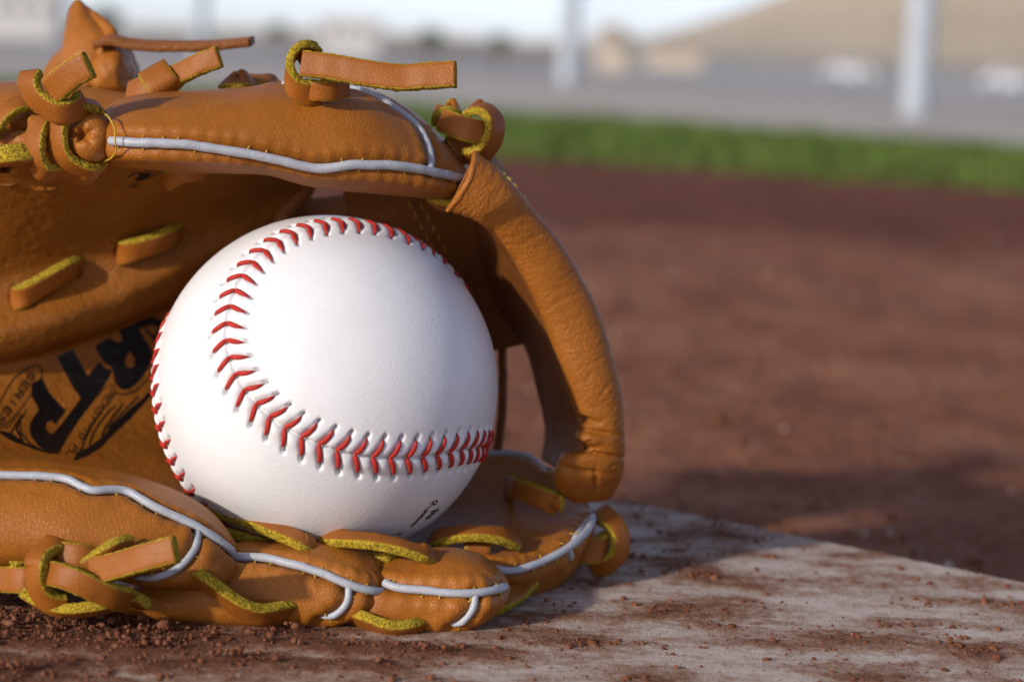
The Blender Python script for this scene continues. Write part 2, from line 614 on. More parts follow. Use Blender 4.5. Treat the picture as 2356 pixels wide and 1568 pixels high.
M['turf'] = plain('turf', (.08, .10, .028), .9, 0, .02, .4, .1)
M['leaf'] = plain('tree leaves', (.055, .085, .035), .6, 0, .0008, .4, .2)
M['bark'] = plain('bark', (.11, .085, .06), .9, 0, .01, .3, .1)
M['carwhite'] = plain('white car paint', (.78, .78, .79), .3, 0, .001, .02, .5)
M['glass'] = plain('dark car glass', (.03, .035, .04), .1, 0, .001, .02, .5)
M['tyre'] = plain('tyre rubber', (.02, .02, .02), .8)
M['stucco'] = plain('tan stucco', (.50, .40, .29), .9, 0, .0005, .08, .1)
M['stucco2'] = plain('pale stucco', (.50, .49, .47), .9, 0, .0005, .06, .1)
M['roof'] = plain('clay roof', (.30, .16, .10), .9, 0, .001, .2, .1)
# ------------------------------------------------------------------ setting
HS = math.tan(ROLL)
def sheet(name, x0, x1, y0, y1, z, mat, nx=2, ny=2, disp=None, ys=None, xs=None):
    xs = np.linspace(x0, x1, nx) if xs is None else xs
    nx = len(xs)
    ys = np.linspace(y0, y1, ny) if ys is None else ys
    X, Y = np.meshgrid(xs, ys)
    Z = np.full_like(X, z) if disp is None else z + disp(X, Y)
    v = np.stack([X, Y, Z], -1).reshape(-1, 3)
    o = mesh_obj(name, v, grid_faces(len(ys), nx), mat, None)
    o['kind'] = 'structure'
    return o

def drop(X, Y):
    return np.where(Y > 9700, -760.0, 0.0)
sheet('ground', 0, 0, 0, 0, -45, M['field'], disp=drop, ys=np.array([-200000, 0, 9300, 9690, 9900, 60000, 300000, 2200000.]), xs=np.array([-900000., -20000, 0, 20000, 900000]))
sheet('asphalt_road', -200000, 260000, 9800, 210000, -712, M['asphalt'])
sheet('gravel_track', -14000, 18000, 2300, 9300, -12.5, M['gravel'])
def lump(X, Y):
    q = np.stack([X.ravel(), Y.ravel(), 0 * X.ravel()], 1)
    a = 3.2 * vnoise(q, .012, 2.2) + 2.2 * vnoise(q, .05, 5.1) + 1.3 * vnoise(q, .16, 8.0)
    # the ground is worn hollow round the plate
    hol = -19.0 * np.clip((1500 - Y) / 800, 0, 1) ** 1.5
    return a.reshape(X.shape) * np.clip((2000 - Y) / 400, .12, 1) + hol
ysd = np.concatenate([np.linspace(-4000, 380, 8), np.linspace(390, 1100, 190), np.linspace(1110, 2950, 60)])
xsd = np.concatenate([np.linspace(-9000, -420, 8), np.linspace(-400, 700, 200), np.linspace(720, 9000, 8)])
sheet('infield_dirt', 0, 0, 0, 0, -5.0, M['dirt'], disp=lump, ys=ysd, xs=xsd)
def line2(a, b):
    A, B = ground_pt(*a, z=-6)[:2], ground_pt(*b, z=-6)[:2]
    return lambda x: A[1] + (x - A[0]) * (B[1] - A[1]) / (B[0] - A[0])
near_l, far_l = line2((1170, 378), (2356, 452)), line2((1150, 262), (2356, 350))
xsg = np.linspace(-6500, 4500, 60)
v = np.array([(x, near_l(x) + t * (far_l(x) - near_l(x)), -7.0) for x in xsg for t in (.04, .5, 1.0)])
gv = mesh_obj('grass_verge', v, grid_faces(60, 3), M['turf'], None); gv['kind'] = 'structure'

# grass blades
def grass():
    n = 26000
    x = rng.uniform(-1100, 1100, n)
    yb = near_l(x) + 30 * np.sin(x * .009) + 25 * np.sin(x * .031 + 1)
    y = yb + rng.uniform(0, 1, n) ** 1.1 * (far_l(x) - yb)
    edge = np.clip((y - yb) / 160, .25, 1)
    h = rng.uniform(14, 34, n) * edge * (0.75 + .5 * np.array([noise.noise((a * .006, b * .006, 0)) for a, b in zip(x, y)]))
    a = rng.uniform(0, 2 * np.pi, n)
    wd = rng.uniform(1.6, 3.2, n)
    lean = rng.normal(0, .35, (n, 2)) * h[:, None]
    v = np.zeros((n, 4, 3))
    dx, dy = np.cos(a) * wd, np.sin(a) * wd
    v[:, 0] = np.stack([x - dx, y - dy, np.full(n, -8.0)], 1)
    v[:, 1] = np.stack([x + dx, y + dy, np.full(n, -8.0)], 1)
    v[:, 2] = np.stack([x + dx * .5 + lean[:, 0] * .5, y + dy * .5 + lean[:, 1] * .5, h * .6 - 8], 1)
    v[:, 3] = np.stack([x - dx * .2 + lean[:, 0], y - dy * .2 + lean[:, 1], h - 8], 1)
    f = np.arange(n * 4).reshape(n, 4)
    o = mesh_obj('grass', v.reshape(-1, 3), f, M['grass'], None)
    tag(o, 'strip of short green grass across the field behind the red dirt', 'grass', kind='stuff')
grass()

# fence with posts, wire and rails
def box_arr(x0, x1, y0, y1, z0, z1):
    v = np.array([(x, y, z) for z in (z0, z1) for y in (y0, y1) for x in (x0, x1)], float)
    f = [(0, 2, 3, 1), (4, 5, 7, 6), (0, 1, 5, 4), (2, 6, 7, 3), (0, 4, 6, 2), (1, 3, 7, 5)]
    return v, f

def post(x, y, r, h, parent, name='post', Y_low=False):
    th = np.arange(20) * 2 * np.pi / 20
    prof = [(r, -712 if Y_low else -12), (r, h * .3), (r, h * .7), (r, h - 30), (r * 1.12, h - 30), (r * 1.12, h - 8), (r * .6, h + 22), (r * .05, h + 34)]
    v = np.array([(x + a * np.cos(t), y + a * np.sin(t), z) for a, z in prof for t in th])
    o = mesh_obj(name, v, grid_faces(len(prof), 20, True), M['steel'], parent)
    return o
FA = ground_pt(1305, 197, -12)[:2]; FB = ground_pt(2105, 268, -12)[:2]
fd = (FB - FA)
fence = empty('chain_link_fence', (FA[0], FA[1], -12))
tag(fence, 'grey steel chain link fence with tall round posts beyond the grass', 'fence')
for k in (0, 1, 2):
    q = FA + fd * k
    post(q[0], q[1], 36, 2450, fence)
def bar(a, b, r, ns=6):
    return tube_arrays(np.array([a, (np.array(a) + np.array(b)) / 2, b], float), r, ns)
for z in (2300,):
    a = FA; b = FA + fd * 2
    v, f = bar((a[0], a[1], z), (b[0], b[1], z), 17, 10)
    mesh_obj('rail', v, f, M['steel'], fence)
parts = []
a = FA; b = FA + fd * 2
L = np.linalg.norm(b - a); e = (b - a) / L
pitch_w = 75.0
hh = 2200.0
for s in np.arange(-hh, L, pitch_w):
    for sg in (0, 1):
        s0, s1, z0, z1 = s, s + hh, 45.0, 45.0 + hh
        if s0 < 0: z0 += -s0; s0 = 0
        if s1 > L: z1 -= s1 - L; s1 = L
        if s1 - s0 < 20: continue
        if sg:
            p0, p1 = a + e * (L - s0), a + e * (L - s1)
        else:
            p0, p1 = a + e * s0, a + e * s1
        dvec = np.array([p1[0] - p0[0], p1[1] - p0[1], z1 - z0]); dvec /= np.linalg.norm(dvec)
        n1 = np.array([e[1], -e[0], 0]) * 1.5
        n2 = np.cross(dvec, n1); n2 = n2 / np.linalg.norm(n2) * 1.5
        A = np.array([p0[0], p0[1], z0]); B = np.array([p1[0], p1[1], z1])
        v = np.array([A + n1, A - .5 * n1 + n2, A - .5 * n1 - n2, B + n1, B - .5 * n1 + n2, B - .5 * n1 - n2])
        parts.append((v, [(0, 1, 4, 3), (1, 2, 5, 4), (2, 0, 3, 5)]))
v, f = combine(parts)
o = mesh_obj('wire_mesh', v, f, M['steel'], fence, smooth=False)
o['kind'] = 'stuff'

def lamp_post(px, Y, r, h, label):
    q = P(px, 100, Y)
    o = empty('light_pole', (q[0], Y, -712))
    tag(o, label, 'pole')
    post(q[0], Y, r, h, o, 'shaft', True)
    v, f = box_arr(q[0] - 350, q[0] + 350, Y - 60, Y + 60, h + 10, h + 120)
    mesh_obj('lamp_head', v, f, M['steel'], o, smooth=False)
lamp_post(462, 17500, 52, 7200, 'faint grey pole at the left, behind the long leather tail')

# hill
def hill(name, ctrl, dist, back, seed):
    n = 90; k = 26
    c, _ = even(np.array([(x, y, 0.) for x, y in ctrl]), n=n)
    v = []
    for i in range(n):
        top = P(c[i, 0], c[i, 1], dist)
        for j in range(k):
            t = j / (k - 1)
            z = -20 + (top[2] + 20) * math.sin(min(1, t) * math.pi / 2) ** 1.2 if t < 1 else top[2]
            v.append((top[0], dist - back * (1 - t), z))
        v.append((top[0], dist + back * .8, -20))
    v = np.array(v)
    amp = np.clip(v[:, 2], 0, None) * .16
    v[:, 2] += amp * vnoise(v, 1 / 42000., seed) * np.sin(np.clip(np.tile(np.arange(k + 1) / k, n), 0, 1) * np.pi)
    o = mesh_obj(name, v, grid_faces(n, k + 1), M['hill'], None)
    o['kind'] = 'structure'
hill('hill', [(1000, 128), (1130, 114), (1260, 96), (1380, 96), (1500, 84), (1620, 48), (1720, 14), (1830, -30), (1960, -80), (2150, -120), (2400, -140), (2700, -120), (3000, -20)], 620000, 220000, 3.3)
hill('far_hill', [(-900, 10), (-500, 25), (-200, 36), (0, 46), (250, 60), (500, 66), (800, 74), (1100, 90), (1400, 112), (1700, 130)], 1500000, 300000, 9.1)

# houses far behind the fence
def house(x0, x1, ytop, ybase_off, Y, mat, label, roof=True):
    yb = 110 + ((x0 + x1) / 2 - 1178) * HS
    A = P(x0, yb, Y); B = P(x1, yb, Y); T = P((x0 + x1) / 2, ytop, Y)
    H = T[2]; wdt = B[0] - A[0]; dp = wdt * .7
    base_z = -712.0
    o = empty('house', (A[0], Y, base_z)); tag(o, label, 'house')
    he = H * (.68 if roof else 1)
    v, f = box_arr(A[0], B[0], Y, Y + dp, base_z, he)
    mesh_obj('wall', v, f, mat, o, smooth=False)
    ov = wdt * .05
    if roof:
        xm0, xm1 = A[0] + wdt * .25, B[0] - wdt * .25
        v = np.array([(A[0] - ov, Y - ov, he), (B[0] + ov, Y - ov, he), (B[0] + ov, Y + dp + ov, he), (A[0] - ov, Y + dp + ov, he), (xm0, Y + dp / 2, H), (xm1, Y + dp / 2, H)])
        mesh_obj('roof', v, [(0, 1, 5, 4), (1, 2, 5), (2, 3, 4, 5), (3, 0, 4), (3, 2, 1, 0)], M['roof'], o, smooth=False)
    else:
        v, f = box_arr(A[0] - ov, B[0] + ov, Y - ov, Y + dp + ov, he + 2, he + 350)
        mesh_obj('roof', v, f, mat, o, smooth=False)
    for t in (.2, .5, .8):
        xw = A[0] + wdt * t
        v, f = box_arr(xw - wdt * .07, xw + wdt * .07, Y - 60, Y - 3, he * .35, he * .75)
        wo_ = mesh_obj('window', v, f, M['stucco2'], o, smooth=False)
        v, f = box_arr(xw - wdt * .055, xw + wdt * .055, Y - 75, Y - 62, he * .39, he * .71)
        mesh_obj('pane', v, f, M['glass'], wo_, smooth=False)
house(1372, 1448, 58, 0, 90000, M['stucco'], 'tan house right of the nearer left fence post')
house(1490, 1612, 98, 0, 120000, M['stucco'], 'low wide orange tan house below the foot of the hill')
house(735, 868, 56, 0, 110000, M['stucco2'], 'pale flat roofed building far off above the long lace tail', roof=False)
house(-40, 130, -16, 0, 140000, M['stucco2'], 'pale flat roofed building at the far left edge', roof=False)

def tree(px, ytop, wpx, Y, label):
    yb = 110 + (px - 1178) * HS
    c = P(px, yb, Y); T = P(px, ytop, Y); wd = wpx / FPX * Y / 2
    H = T[2]
    o = empty('tree', (c[0], Y, -712)); tag(o, label, 'tree', 'trees beyond the fence')
    p = np.array([(c[0], Y, -712), (c[0] + wd * .1, Y, H * .3), (c[0] - wd * .05, Y, H * .6), (c[0], Y, H * .85)])
    v, f = tube_arrays(spline(p, 12), np.linspace(wd * .16, wd * .03, 12), 8)
    mesh_obj('trunk', v, f, M['bark'], o)
    r = np.random.default_rng(int(px))
    n = 900
    cl = r.normal(size=(26, 3)); cl = unit(cl) * (r.uniform(.3, 1, 26) ** .5)[:, None]
    ctr = np.array([c[0], Y, H * .62])
    pos = cl[r.integers(0, 26, n)] * np.array([wd * .78, wd * .78, H * .32]) + r.normal(size=(n, 3)) * wd * .14 + ctr
    s = wd * r.uniform(.05, .13, n)
    a = unit(r.normal(size=(n, 3))); b = unit(np.cross(a, r.normal(size=(n, 3))))
    v = np.stack([pos - a * s[:, None], pos + b * s[:, None] * .6, pos + a * s[:, None], pos - b * s[:, None] * .6], 1).reshape(-1, 3)
    mesh_obj('crown', v, np.arange(n * 4).reshape(n, 4), M['leaf'], o)
tree(990, 70, 70, 70000, 'small round tree above the end of the long lace tail')
tree(1150, 78, 60, 80000, 'small dark tree left of the nearer left fence post')
tree(1445, 82, 50, 85000, 'dark tree between the two tan houses')
tree(240, 20, 90, 100000, 'grey green tree behind the upright leather loop')
tree(640, 52, 60, 90000, 'small tree left of the pale flat roofed building')

def car(px, Y, wpx, label):
    yb = 110 + (px - 1178) * HS
    c = P(px, yb, Y); L2 = wpx / FPX * Y / 2; hgt = L2 * .78
    GZ = -712.0
    o = empty('parked_car', (c[0], Y, GZ)); tag(o, label, 'car', 'white cars parked behind the fence')
    prof = [(-1, .18), (-1, .5), (-.93, .58), (-.62, .62), (-.42, .96), (-.3, 1.0), (.4, 1.0), (.55, .96), (.75, .64), (.96, .58), (1, .45), (1, .18)]
    for nm, sc, mt in (('body', 1.0, M['carwhite']),):
        v = np.array([(c[0] + x * L2, Y + d, GZ + z * hgt) for d in (0, L2 * .8) for x, z in prof])
        k = len(prof)
        f = [tuple(range(k)), tuple(range(2 * k - 1, k - 1, -1))] + [(i, i + k, (i + 1) % k + k, (i + 1) % k) for i in range(k)]
        mesh_obj('body', v, f, mt, o, smooth=False)
    for x0, x1, xt0, xt1 in ((-.52, -.05, -.38, -.05), (.0, .62, .0, .5)):
        v = np.array([(c[0] + x * L2, Y - 15, GZ + z * hgt) for x, z in ((x0, .66), (x1, .66), (xt1, .93), (xt0, .93))])
        v = np.vstack([v, v + np.array([0, 12, 0])])
        mesh_obj('window', v, [(0, 1, 2, 3), (7, 6, 5, 4), (0, 4, 5, 1), (1, 5, 6, 2), (2, 6, 7, 3), (3, 7, 4, 0)], M['glass'], o, smooth=False)
    for x in (-.6, .62):
        th = np.arange(16) * 2 * np.pi / 16
        r = hgt * .24
        v = np.array([(c[0] + x * L2 + r * k * np.cos(t), Y + d, GZ + r + r * k * np.sin(t)) for k, d in ((.02, -30), (.6, -30), (1, -25), (1, 160), (.02, 160)) for t in th])
        mesh_obj('wheel', v, grid_faces(5, 16, True), M['tyre'], o)
car(1955, 100000, 112, 'white car parked behind the fence left of the near right post')
car(2325, 90000, 118, 'white car parked behind the fence at the right edge')

# ------------------------------------------------------------------ plate
E0 = ground_pt(1400, 1135)[:2]; e = unit(ground_pt(2356, 1330)[:2] - E0); nrm = np.array([e[1], -e[0]])
nrm = nrm if nrm[1] < 0 else -nrm
pent = [E0 - e * 215, E0 + e * 217, E0 + e * 217 + nrm * 216, E0 + e + nrm * 432, E0 - e * 215 + nrm * 216]
bm = bmesh.new()
top = [bm.verts.new((p[0] * .001, p[1] * .001, 0)) for p in pent]
fc = bm.faces.new(top)
if fc.normal.z < 0 or True:
    bm.normal_update()
    if fc.normal.z < 0: fc.normal_flip()
r_ = bmesh.ops.extrude_face_region(bm, geom=[fc])
for q in r_['geom']:
    if isinstance(q, bmesh.types.BMVert): q.co.z -= .034
bmesh.ops.recalc_face_normals(bm, faces=bm.faces)
bmesh.ops.bevel(bm, geom=[ed for ed in bm.edges if all(abs(vv.co.z) < 1e-6 for vv in ed.verts)], offset=.004, segments=3, affect='EDGES')
me = bpy.data.meshes.new('home_plate'); bm.to_mesh(me); bm.free()
me.materials.append(M['plate'])
plate = bpy.data.objects.new('home_plate', me); COL.objects.link(plate)
tag(plate, 'flat dirt-dusted white rubber plate lying under the glove', 'home plate')

# crumbs of dirt
ico_v = []
g_ = (1 + 5 ** .5) / 2
ico_v = unit(np.array([(-1, g_, 0), (1, g_, 0), (-1, -g_, 0), (1, -g_, 0), (0, -1, g_), (0, 1, g_), (0, -1, -g_), (0, 1, -g_), (g_, 0, -1), (g_, 0, 1), (-g_, 0, -1), (-g_, 0, 1)], float))
ico_f = np.array([(0, 11, 5), (0, 5, 1), (0, 1, 7), (0, 7, 10), (0, 10, 11), (1, 5, 9), (5, 11, 4), (11, 10, 2), (10, 7, 6), (7, 1, 8), (3, 9, 4), (3, 4, 2), (3, 2, 6), (3, 6, 8), (3, 8, 9), (4, 9, 5), (2, 4, 11), (6, 2, 10), (8, 6, 7), (9, 8, 1)])
oct_v = np.array([(1, 0, 0), (-1, 0, 0), (0, 1, 0), (0, -1, 0), (0, 0, 1), (0, 0, -1)], float)
oct_f = np.array([(0, 2, 4), (2, 1, 4), (1, 3, 4), (3, 0, 4), (2, 0, 5), (1, 2, 5), (3, 1, 5), (0, 3, 5)])
def crumbs(name, pos, rad, label, mat=None):
    big = rad > .34
    V, Fc, o_ = [], [], 0
    for sel, bv, bf in ((big, ico_v, ico_f), (~big, oct_v, oct_f)):
        pp, rr = pos[sel], rad[sel]; n = len(pp); k = len(bv)
        if n == 0: continue
        v = np.repeat(bv[None], n, 0) * rng.uniform(.55, 1.25, (n, k, 1)) * rng.uniform(.65, 1.25, (n, 1, 3))
        a = rng.uniform(0, 6.28, n); ca, sa = np.cos(a), np.sin(a)
        v = np.stack([v[..., 0] * ca[:, None] - v[..., 1] * sa[:, None], v[..., 0] * sa[:, None] + v[..., 1] * ca[:, None], v[..., 2] * .85], -1)
        v = v * rr[:, None, None] + pp[:, None]
        V.append(v.reshape(-1, 3)); Fc.append((bf[None] + (np.arange(n) * k)[:, None, None]).reshape(-1, 3) + o_); o_ += n * k
    o = mesh_obj(name, np.vstack(V), np.vstack(Fc), mat or M['clod'], None, smooth=False)
    tag(o, label, 'dirt', kind='stuff')
def fbm(x, y, s, sy, seed, octs=4):
    t = np.zeros(len(x)); a = 1.0; f = 1.0
    for k in range(octs):
        t += a * np.array([noise.noise((u * s * f, v_ * sy * f, seed + 7 * k)) for u, v_ in zip(x, y)])
        a *= .6; f *= 2.3
    return t
def dust(x, y):
    "how much dirt lies on the plate, 0 to 1"
    x = np.asarray(x, float); y = np.asarray(y, float)
    d = .43 + .50 * fbm(x, y, .034, .062, 4.0)
    d += np.clip((-10 - x) / 160, 0, .34)
    for (px, py, sx, sy, a) in ((80, 1470, 20, 12, .55), (560, 1478, 34, 6, .42), (1050, 1500, 26, 5, .4), (1250, 1470, 20, 7, .25)):
        g = ground_pt(px, py)
        d += a * np.exp(-(((x - g[0]) / sx) ** 2 + ((y - g[1]) / sy) ** 2))
    return np.clip(d, 0, 1.15)
def film():
    xs = np.arange(-240, 180, 1.0); ys = np.arange(340, 600, 1.0)
    X, Y = np.meshgrid(xs, ys)
    D = dust(X.ravel(), Y.ravel())
    fine = fbm(X.ravel(), Y.ravel(), .45, .6, 2.0, 3)
    z = .12 + np.clip(D - .45, 0, 1) * (1.1 + .9 * fine) + .10 * fine
    z = np.maximum(z, .05)
    v = np.stack([X.ravel(), Y.ravel(), z], 1)
    inside = np.ones(len(v), bool)
    cen = np.mean(pent, 0)
    for i in range(5):
        a, b = pent[i], pent[(i + 1) % 5]
        t = unit(b - a); n = np.array([-t[1], t[0]])
        if (cen - a) @ n < 0: n = -n
        inside &= ((v[:, :2] - a) @ n) > 3.6
    f = grid_faces(len(ys), len(xs)); f = f[inside[f].all(1)]
    used = np.unique(f); mp_ = -np.ones(len(v), int); mp_[used] = np.arange(len(used))
    o = mesh_obj('dirt_film', v[used], mp_[f], M['film'], plate)
    at = o.data.attributes.new('dust', 'FLOAT', 'POINT'); at.data.foreach_set('value', D[used].astype(np.float32))
    o['kind'] = 'stuff'
    if o.data.polygons[0].normal.z < 0: o.data.flip_normals()
film()
def plate_crumbs():
    n = 120000
    x = rng.uniform(-165, 170, n); y = rng.uniform(352, 590, n)
    inside = ((np.stack([x, y], 1) - E0) @ nrm) > 4
    x, y = x[inside], y[inside]
    D = dust(x, y)
    pr_ = np.clip((D - .34) * 1.1, .13, 1) ** 1.15
    k = rng.uniform(size=len(x)) < pr_ * .75
    x, y = x[k], y[k]
    # little drifts where crumbs have gathered
    cx, cy = rng.uniform(-125, 165, 420), rng.uniform(356, 585, 420)
    for a, b_ in zip(cx, cy):
        m_ = int(rng.integers(6, 42)); sx, sy = rng.uniform(1.2, 6.5), rng.uniform(.5, 1.7)
        x = np.concatenate([x, a + rng.normal(0, sx, m_)]); y = np.concatenate([y, b_ + rng.normal(0, sy, m_)])
    ok = ((np.stack([x, y], 1) - E0) @ nrm) > 4
    x, y = x[ok], y[ok]
    D = dust(x, y)
    r = np.clip(rng.lognormal(-1.62, .62, len(x)), .08, 1.15) * np.clip(.7 + D * .5, .7, 1.2)
    z = r * .3 + np.clip(D - .45, 0, 1) * 1.0 + (D > .9) * rng.uniform(0, 1.6, len(x))
    crumbs('dirt_crumbs', np.stack([x, y, z], 1), r, 'loose red brown dirt crumbs strewn over the white plate')
plate_crumbs()
def far_crumbs():
    n = 7000
    y = 520 + rng.uniform(0, 1, n) ** 1.6 * 900
    x = rng.uniform(-.25, .34, n) * y
    k = ((np.stack([x, y], 1) - E0) @ nrm) < -3
    x, y = x[k], y[k]
    r = np.clip(rng.lognormal(-.75, .6, len(x)), .25, 2.6)
    z = -5 + lump(x[None], y[None])[0] + r * .3
    crumbs('dirt_clods', np.stack([x, y, z], 1), r, 'loose dirt clods on the red infield behind the plate')
far_crumbs()
def pale_stones():
    n = 170
    y = 560 + rng.uniform(0, 1, n) ** 1.4 * 1000
    x = rng.uniform(-.1, .3, n) * y
    k = ((np.stack([x, y], 1) - E0) @ nrm) < -6
    x, y = x[k], y[k]
    r = np.clip(rng.lognormal(-.35, .5, len(x)), .3, 2.2)
    crumbs('pale_pebbles', np.stack([x, y, -5 + lump(x[None], y[None])[0] + r * .4], 1), r, 'pale grit scattered through the red dirt behind the plate', M['grit'])
pale_stones()
# ------------------------------------------------------------------ glove
gb = P(700, 1432, 432)
glove = empty('baseball_glove', (gb[0], 445, 0))
tag(glove, 'tan leather baseball glove with grey piping lying open around the ball', 'baseball glove')

THREAD = []
def seam_threads(path, nor, parent, off=1.2, step=3.4, prob=.6, seed=1):
    "short yellow stitches beside a piping"
    r = np.random.default_rng(seed)
    s = np.concatenate([[0], np.cumsum(np.linalg.norm(np.diff(path, axis=0), axis=1))])
    T = unit(np.gradient(path, axis=0)); S = np.cross(T, nor)
    parts = []
    for side in (-1, 1):
        for q in np.arange(1.0, s[-1] - 1, step):
            if r.uniform() > prob: continue
            i = int(np.searchsorted(s, q + r.uniform(-.4, .4))); i = min(max(i, 1), len(path) - 2)
            c = path[i] + S[i] * side * (off + r.uniform(-.1, .25)) - nor[i] * .25
            d = unit(S[i] * side * .5 + T[i] * r.uniform(-.5, .5) - nor[i] * .25) * r.uniform(.3, .5)
            parts.append(tube_arrays(np.array([c - d, c + nor[i] * .12, c + d]), [.12, .19, .10], 6))
    if parts:
        v, f = combine(parts)
        o = mesh_obj('seam_thread', v, f, M['thread'], parent)
        o['kind'] = 'stuff'

def finger(name, rings, pipes, lump_amp=.5, lump_scale=.06, seed=1., mat='leather', nu=170, nv=110, Yg=435, groove=1.05, rp=.86):
    s = Surf(rings, nu, nv)
    if lump_amp:
        s.lumps(lump_amp, lump_scale, seed)
        s.lumps(lump_amp * .10, lump_scale * 4, seed + 3)
    tr = []
    for k, pts in enumerate(pipes):
        pa, no = trace(s, pts, .5, Yg)
        tr.append((pa, no))
    for k, (pa, no) in enumerate(tr):
        d, idx = dist_to_path(s.v, pa)
        rise = np.exp(-((d - 2.9) / 1.6) ** 2) * .38
        puck = np.sin(idx * .5 / 3.4 * 2 * np.pi + 1.7 * vnoise(s.v, .2, seed)) * .12 * np.exp(-((d - 2.2) / 1.5) ** 2)
        s.disp(-groove * np.exp(-(d / 1.35) ** 2) + rise + puck)
    o = s.build(name, M[mat], glove)
    for k, (pa, no) in enumerate(tr):
        r = rp if k == 0 else rp * .86
        wob = np.stack([vnoise(pa, .22, seed + k * 3 + j) for j in range(3)], 1) * .22
        u = np.linspace(0, 1, len(pa))
        end = np.clip((1 - u) / (.03 if k == 0 else .30), 0, 1) ** .7 if name != 'thumb' or k == 0 else np.ones(len(pa))
        v, f = tube_arrays(pa + no * (.1 if k == 0 else -.15) + wob * .8 - no * ((1 - end) * 1.1)[:, None], np.full(len(pa), r) * (1 + .07 * vnoise(pa, .5, seed)) * (.45 + .55 * end), 14, seed, .05)
        po = mesh_obj('piping', v, f, M['piping'], o)
        fix_normals(po)
        seam_threads(pa, no, o, seed=int(seed * 10 + k))
    return s, o

# --- thumb across the top
th_top = [(236, 285), (248, 255), (275, 232), (330, 217), (430, 208), (560, 201), (640, 193), (720, 190), (800, 196), (870, 215), (930, 245), (985, 285), (1030, 327), (1066, 368), (1082, 395)]
th_bot = [(240, 345), (252, 370), (280, 382), (335, 386), (430, 394), (540, 396), (630, 401), (710, 424), (790, 438), (870, 446), (940, 451), (1000, 455), (1035, 450), (1062, 434), (1080, 412)]
th_Y = [464, 463, 461, 458, 457, 458, 459, 460, 461, 462, 463, 464, 465, 466, 467]
th_d = [8, 15, 20, 22, 22, 22, 22, 21.5, 21, 20, 18, 15, 11.5, 8, 2]
rings = [ring_tb(t, b, Y, d, p=.86, lean=6) for t, b, Y, d in zip(th_top, th_bot, th_Y, th_d)]
thumb_s, thumb = finger('thumb', rings, [
    [(258, 325), (300, 328), (380, 330), (450, 335), (520, 345), (590, 357), (650, 370), (700, 382), (740, 388), (775, 384), (805, 378), (850, 380), (900, 381), (940, 385), (980, 393), (1020, 401), (1062, 411), (1074, 414)],
    [(650, 193), (720, 192), (790, 198), (850, 215), (890, 235), (930, 262), (960, 290), (980, 320), (990, 350), (993, 372), (991, 388)]],
    seed=2.3, Yg=445, rp=.98)

# --- little, ring and middle finger along the ground
def simple(stations, Y, dy, lean=2, p=.9):
    return [ring_tb((s[0], s[1]), (s[2], s[3]), Y + (s[5] if len(s) > 5 else 0), dy * s[4], p=p, lean=lean * s[4]) for s in stations]
little_s, little = finger('little_finger', simple([
    (-665, 1160, -665, 1215, .25), (-640, 1110, -640, 1270, .8), (-580, 1078, -580, 1300, 1.1), (-400, 1064, -400, 1302, 1.15), (-160, 1062, -160, 1300, 1.15), (0, 1066, 0, 1300, 1.15), (100, 1068, 100, 1302, 1.12), (200, 1078, 195, 1306, 1.08), (280, 1092, 270, 1318, 1.0), (350, 1115, 340, 1335, .95),
    (420, 1146, 405, 1346, .88), (470, 1175, 455, 1350, .78), (508, 1208, 500, 1350, .66), (534, 1242, 528, 1342, .48), (547, 1272, 543, 1328, .28), (552, 1296, 550, 1305, .04)], 424, 14, lean=4),
    [[(-640, 1130), (-560, 1100), (-400, 1090), (-150, 1092), (0, 1093), (100, 1096), (150, 1102), (190, 1118), (215, 1130), (250, 1127), (290, 1128), (322, 1147), (360, 1170), (410, 1190), (450, 1210), (490, 1235), (520, 1257), (546, 1282)],
     [(457, 1222), (452, 1255), (430, 1288), (395, 1315), (350, 1331), (300, 1338)]], seed=4.1, Yg=418)
ring_s, ringf = finger('ring_finger', simple([
    (250, 1345, 255, 1375, .3), (310, 1322, 310, 1398, .8), (400, 1292, 400, 1418, 1), (480, 1268, 480, 1430, 1), (560, 1252, 560, 1435, 1), (640, 1250, 640, 1437, 1), (715, 1248, 715, 1436, 1), (785, 1258, 785, 1428, .95),
    (838, 1274, 835, 1414, .85), (872, 1298, 868, 1397, .66), (890, 1326, 886, 1378, .4), (896, 1348, 895, 1358, .06)], 430, 12.5),
    [[(540, 1280), (560, 1282), (600, 1283), (640, 1290), (700, 1305), (740, 1318), (790, 1340), (830, 1352), (870, 1360), (890, 1356), (894, 1338), (886, 1320)],
     [(803, 1352), (799, 1380), (782, 1405), (758, 1421), (738, 1428)]], seed=6.7, Yg=420)
mid_s, midf = finger('middle_finger', simple([
    (760, 1345, 765, 1400, .3), (810, 1312, 810, 1428, .8), (860, 1292, 860, 1444, 1), (910, 1280, 910, 1452, 1), (965, 1272, 965, 1454, 1), (1025, 1268, 1025, 1452, 1), (1080, 1274, 1078, 1441, .95),
    (1120, 1288, 1118, 1424, .82), (1148, 1310, 1144, 1402, .62), (1163, 1332, 1160, 1378, .38), (1170, 1350, 1169, 1358, .06)], 433, 12.5),
    [[(885, 1340), (900, 1347), (930, 1353), (980, 1358), (1030, 1362), (1080, 1364), (1120, 1360), (1150, 1354), (1164, 1347), (1169, 1338)],
     [(1095, 1366), (1090, 1395), (1075, 1420), (1055, 1438), (1038, 1445)]], seed=8.9, Yg=423)

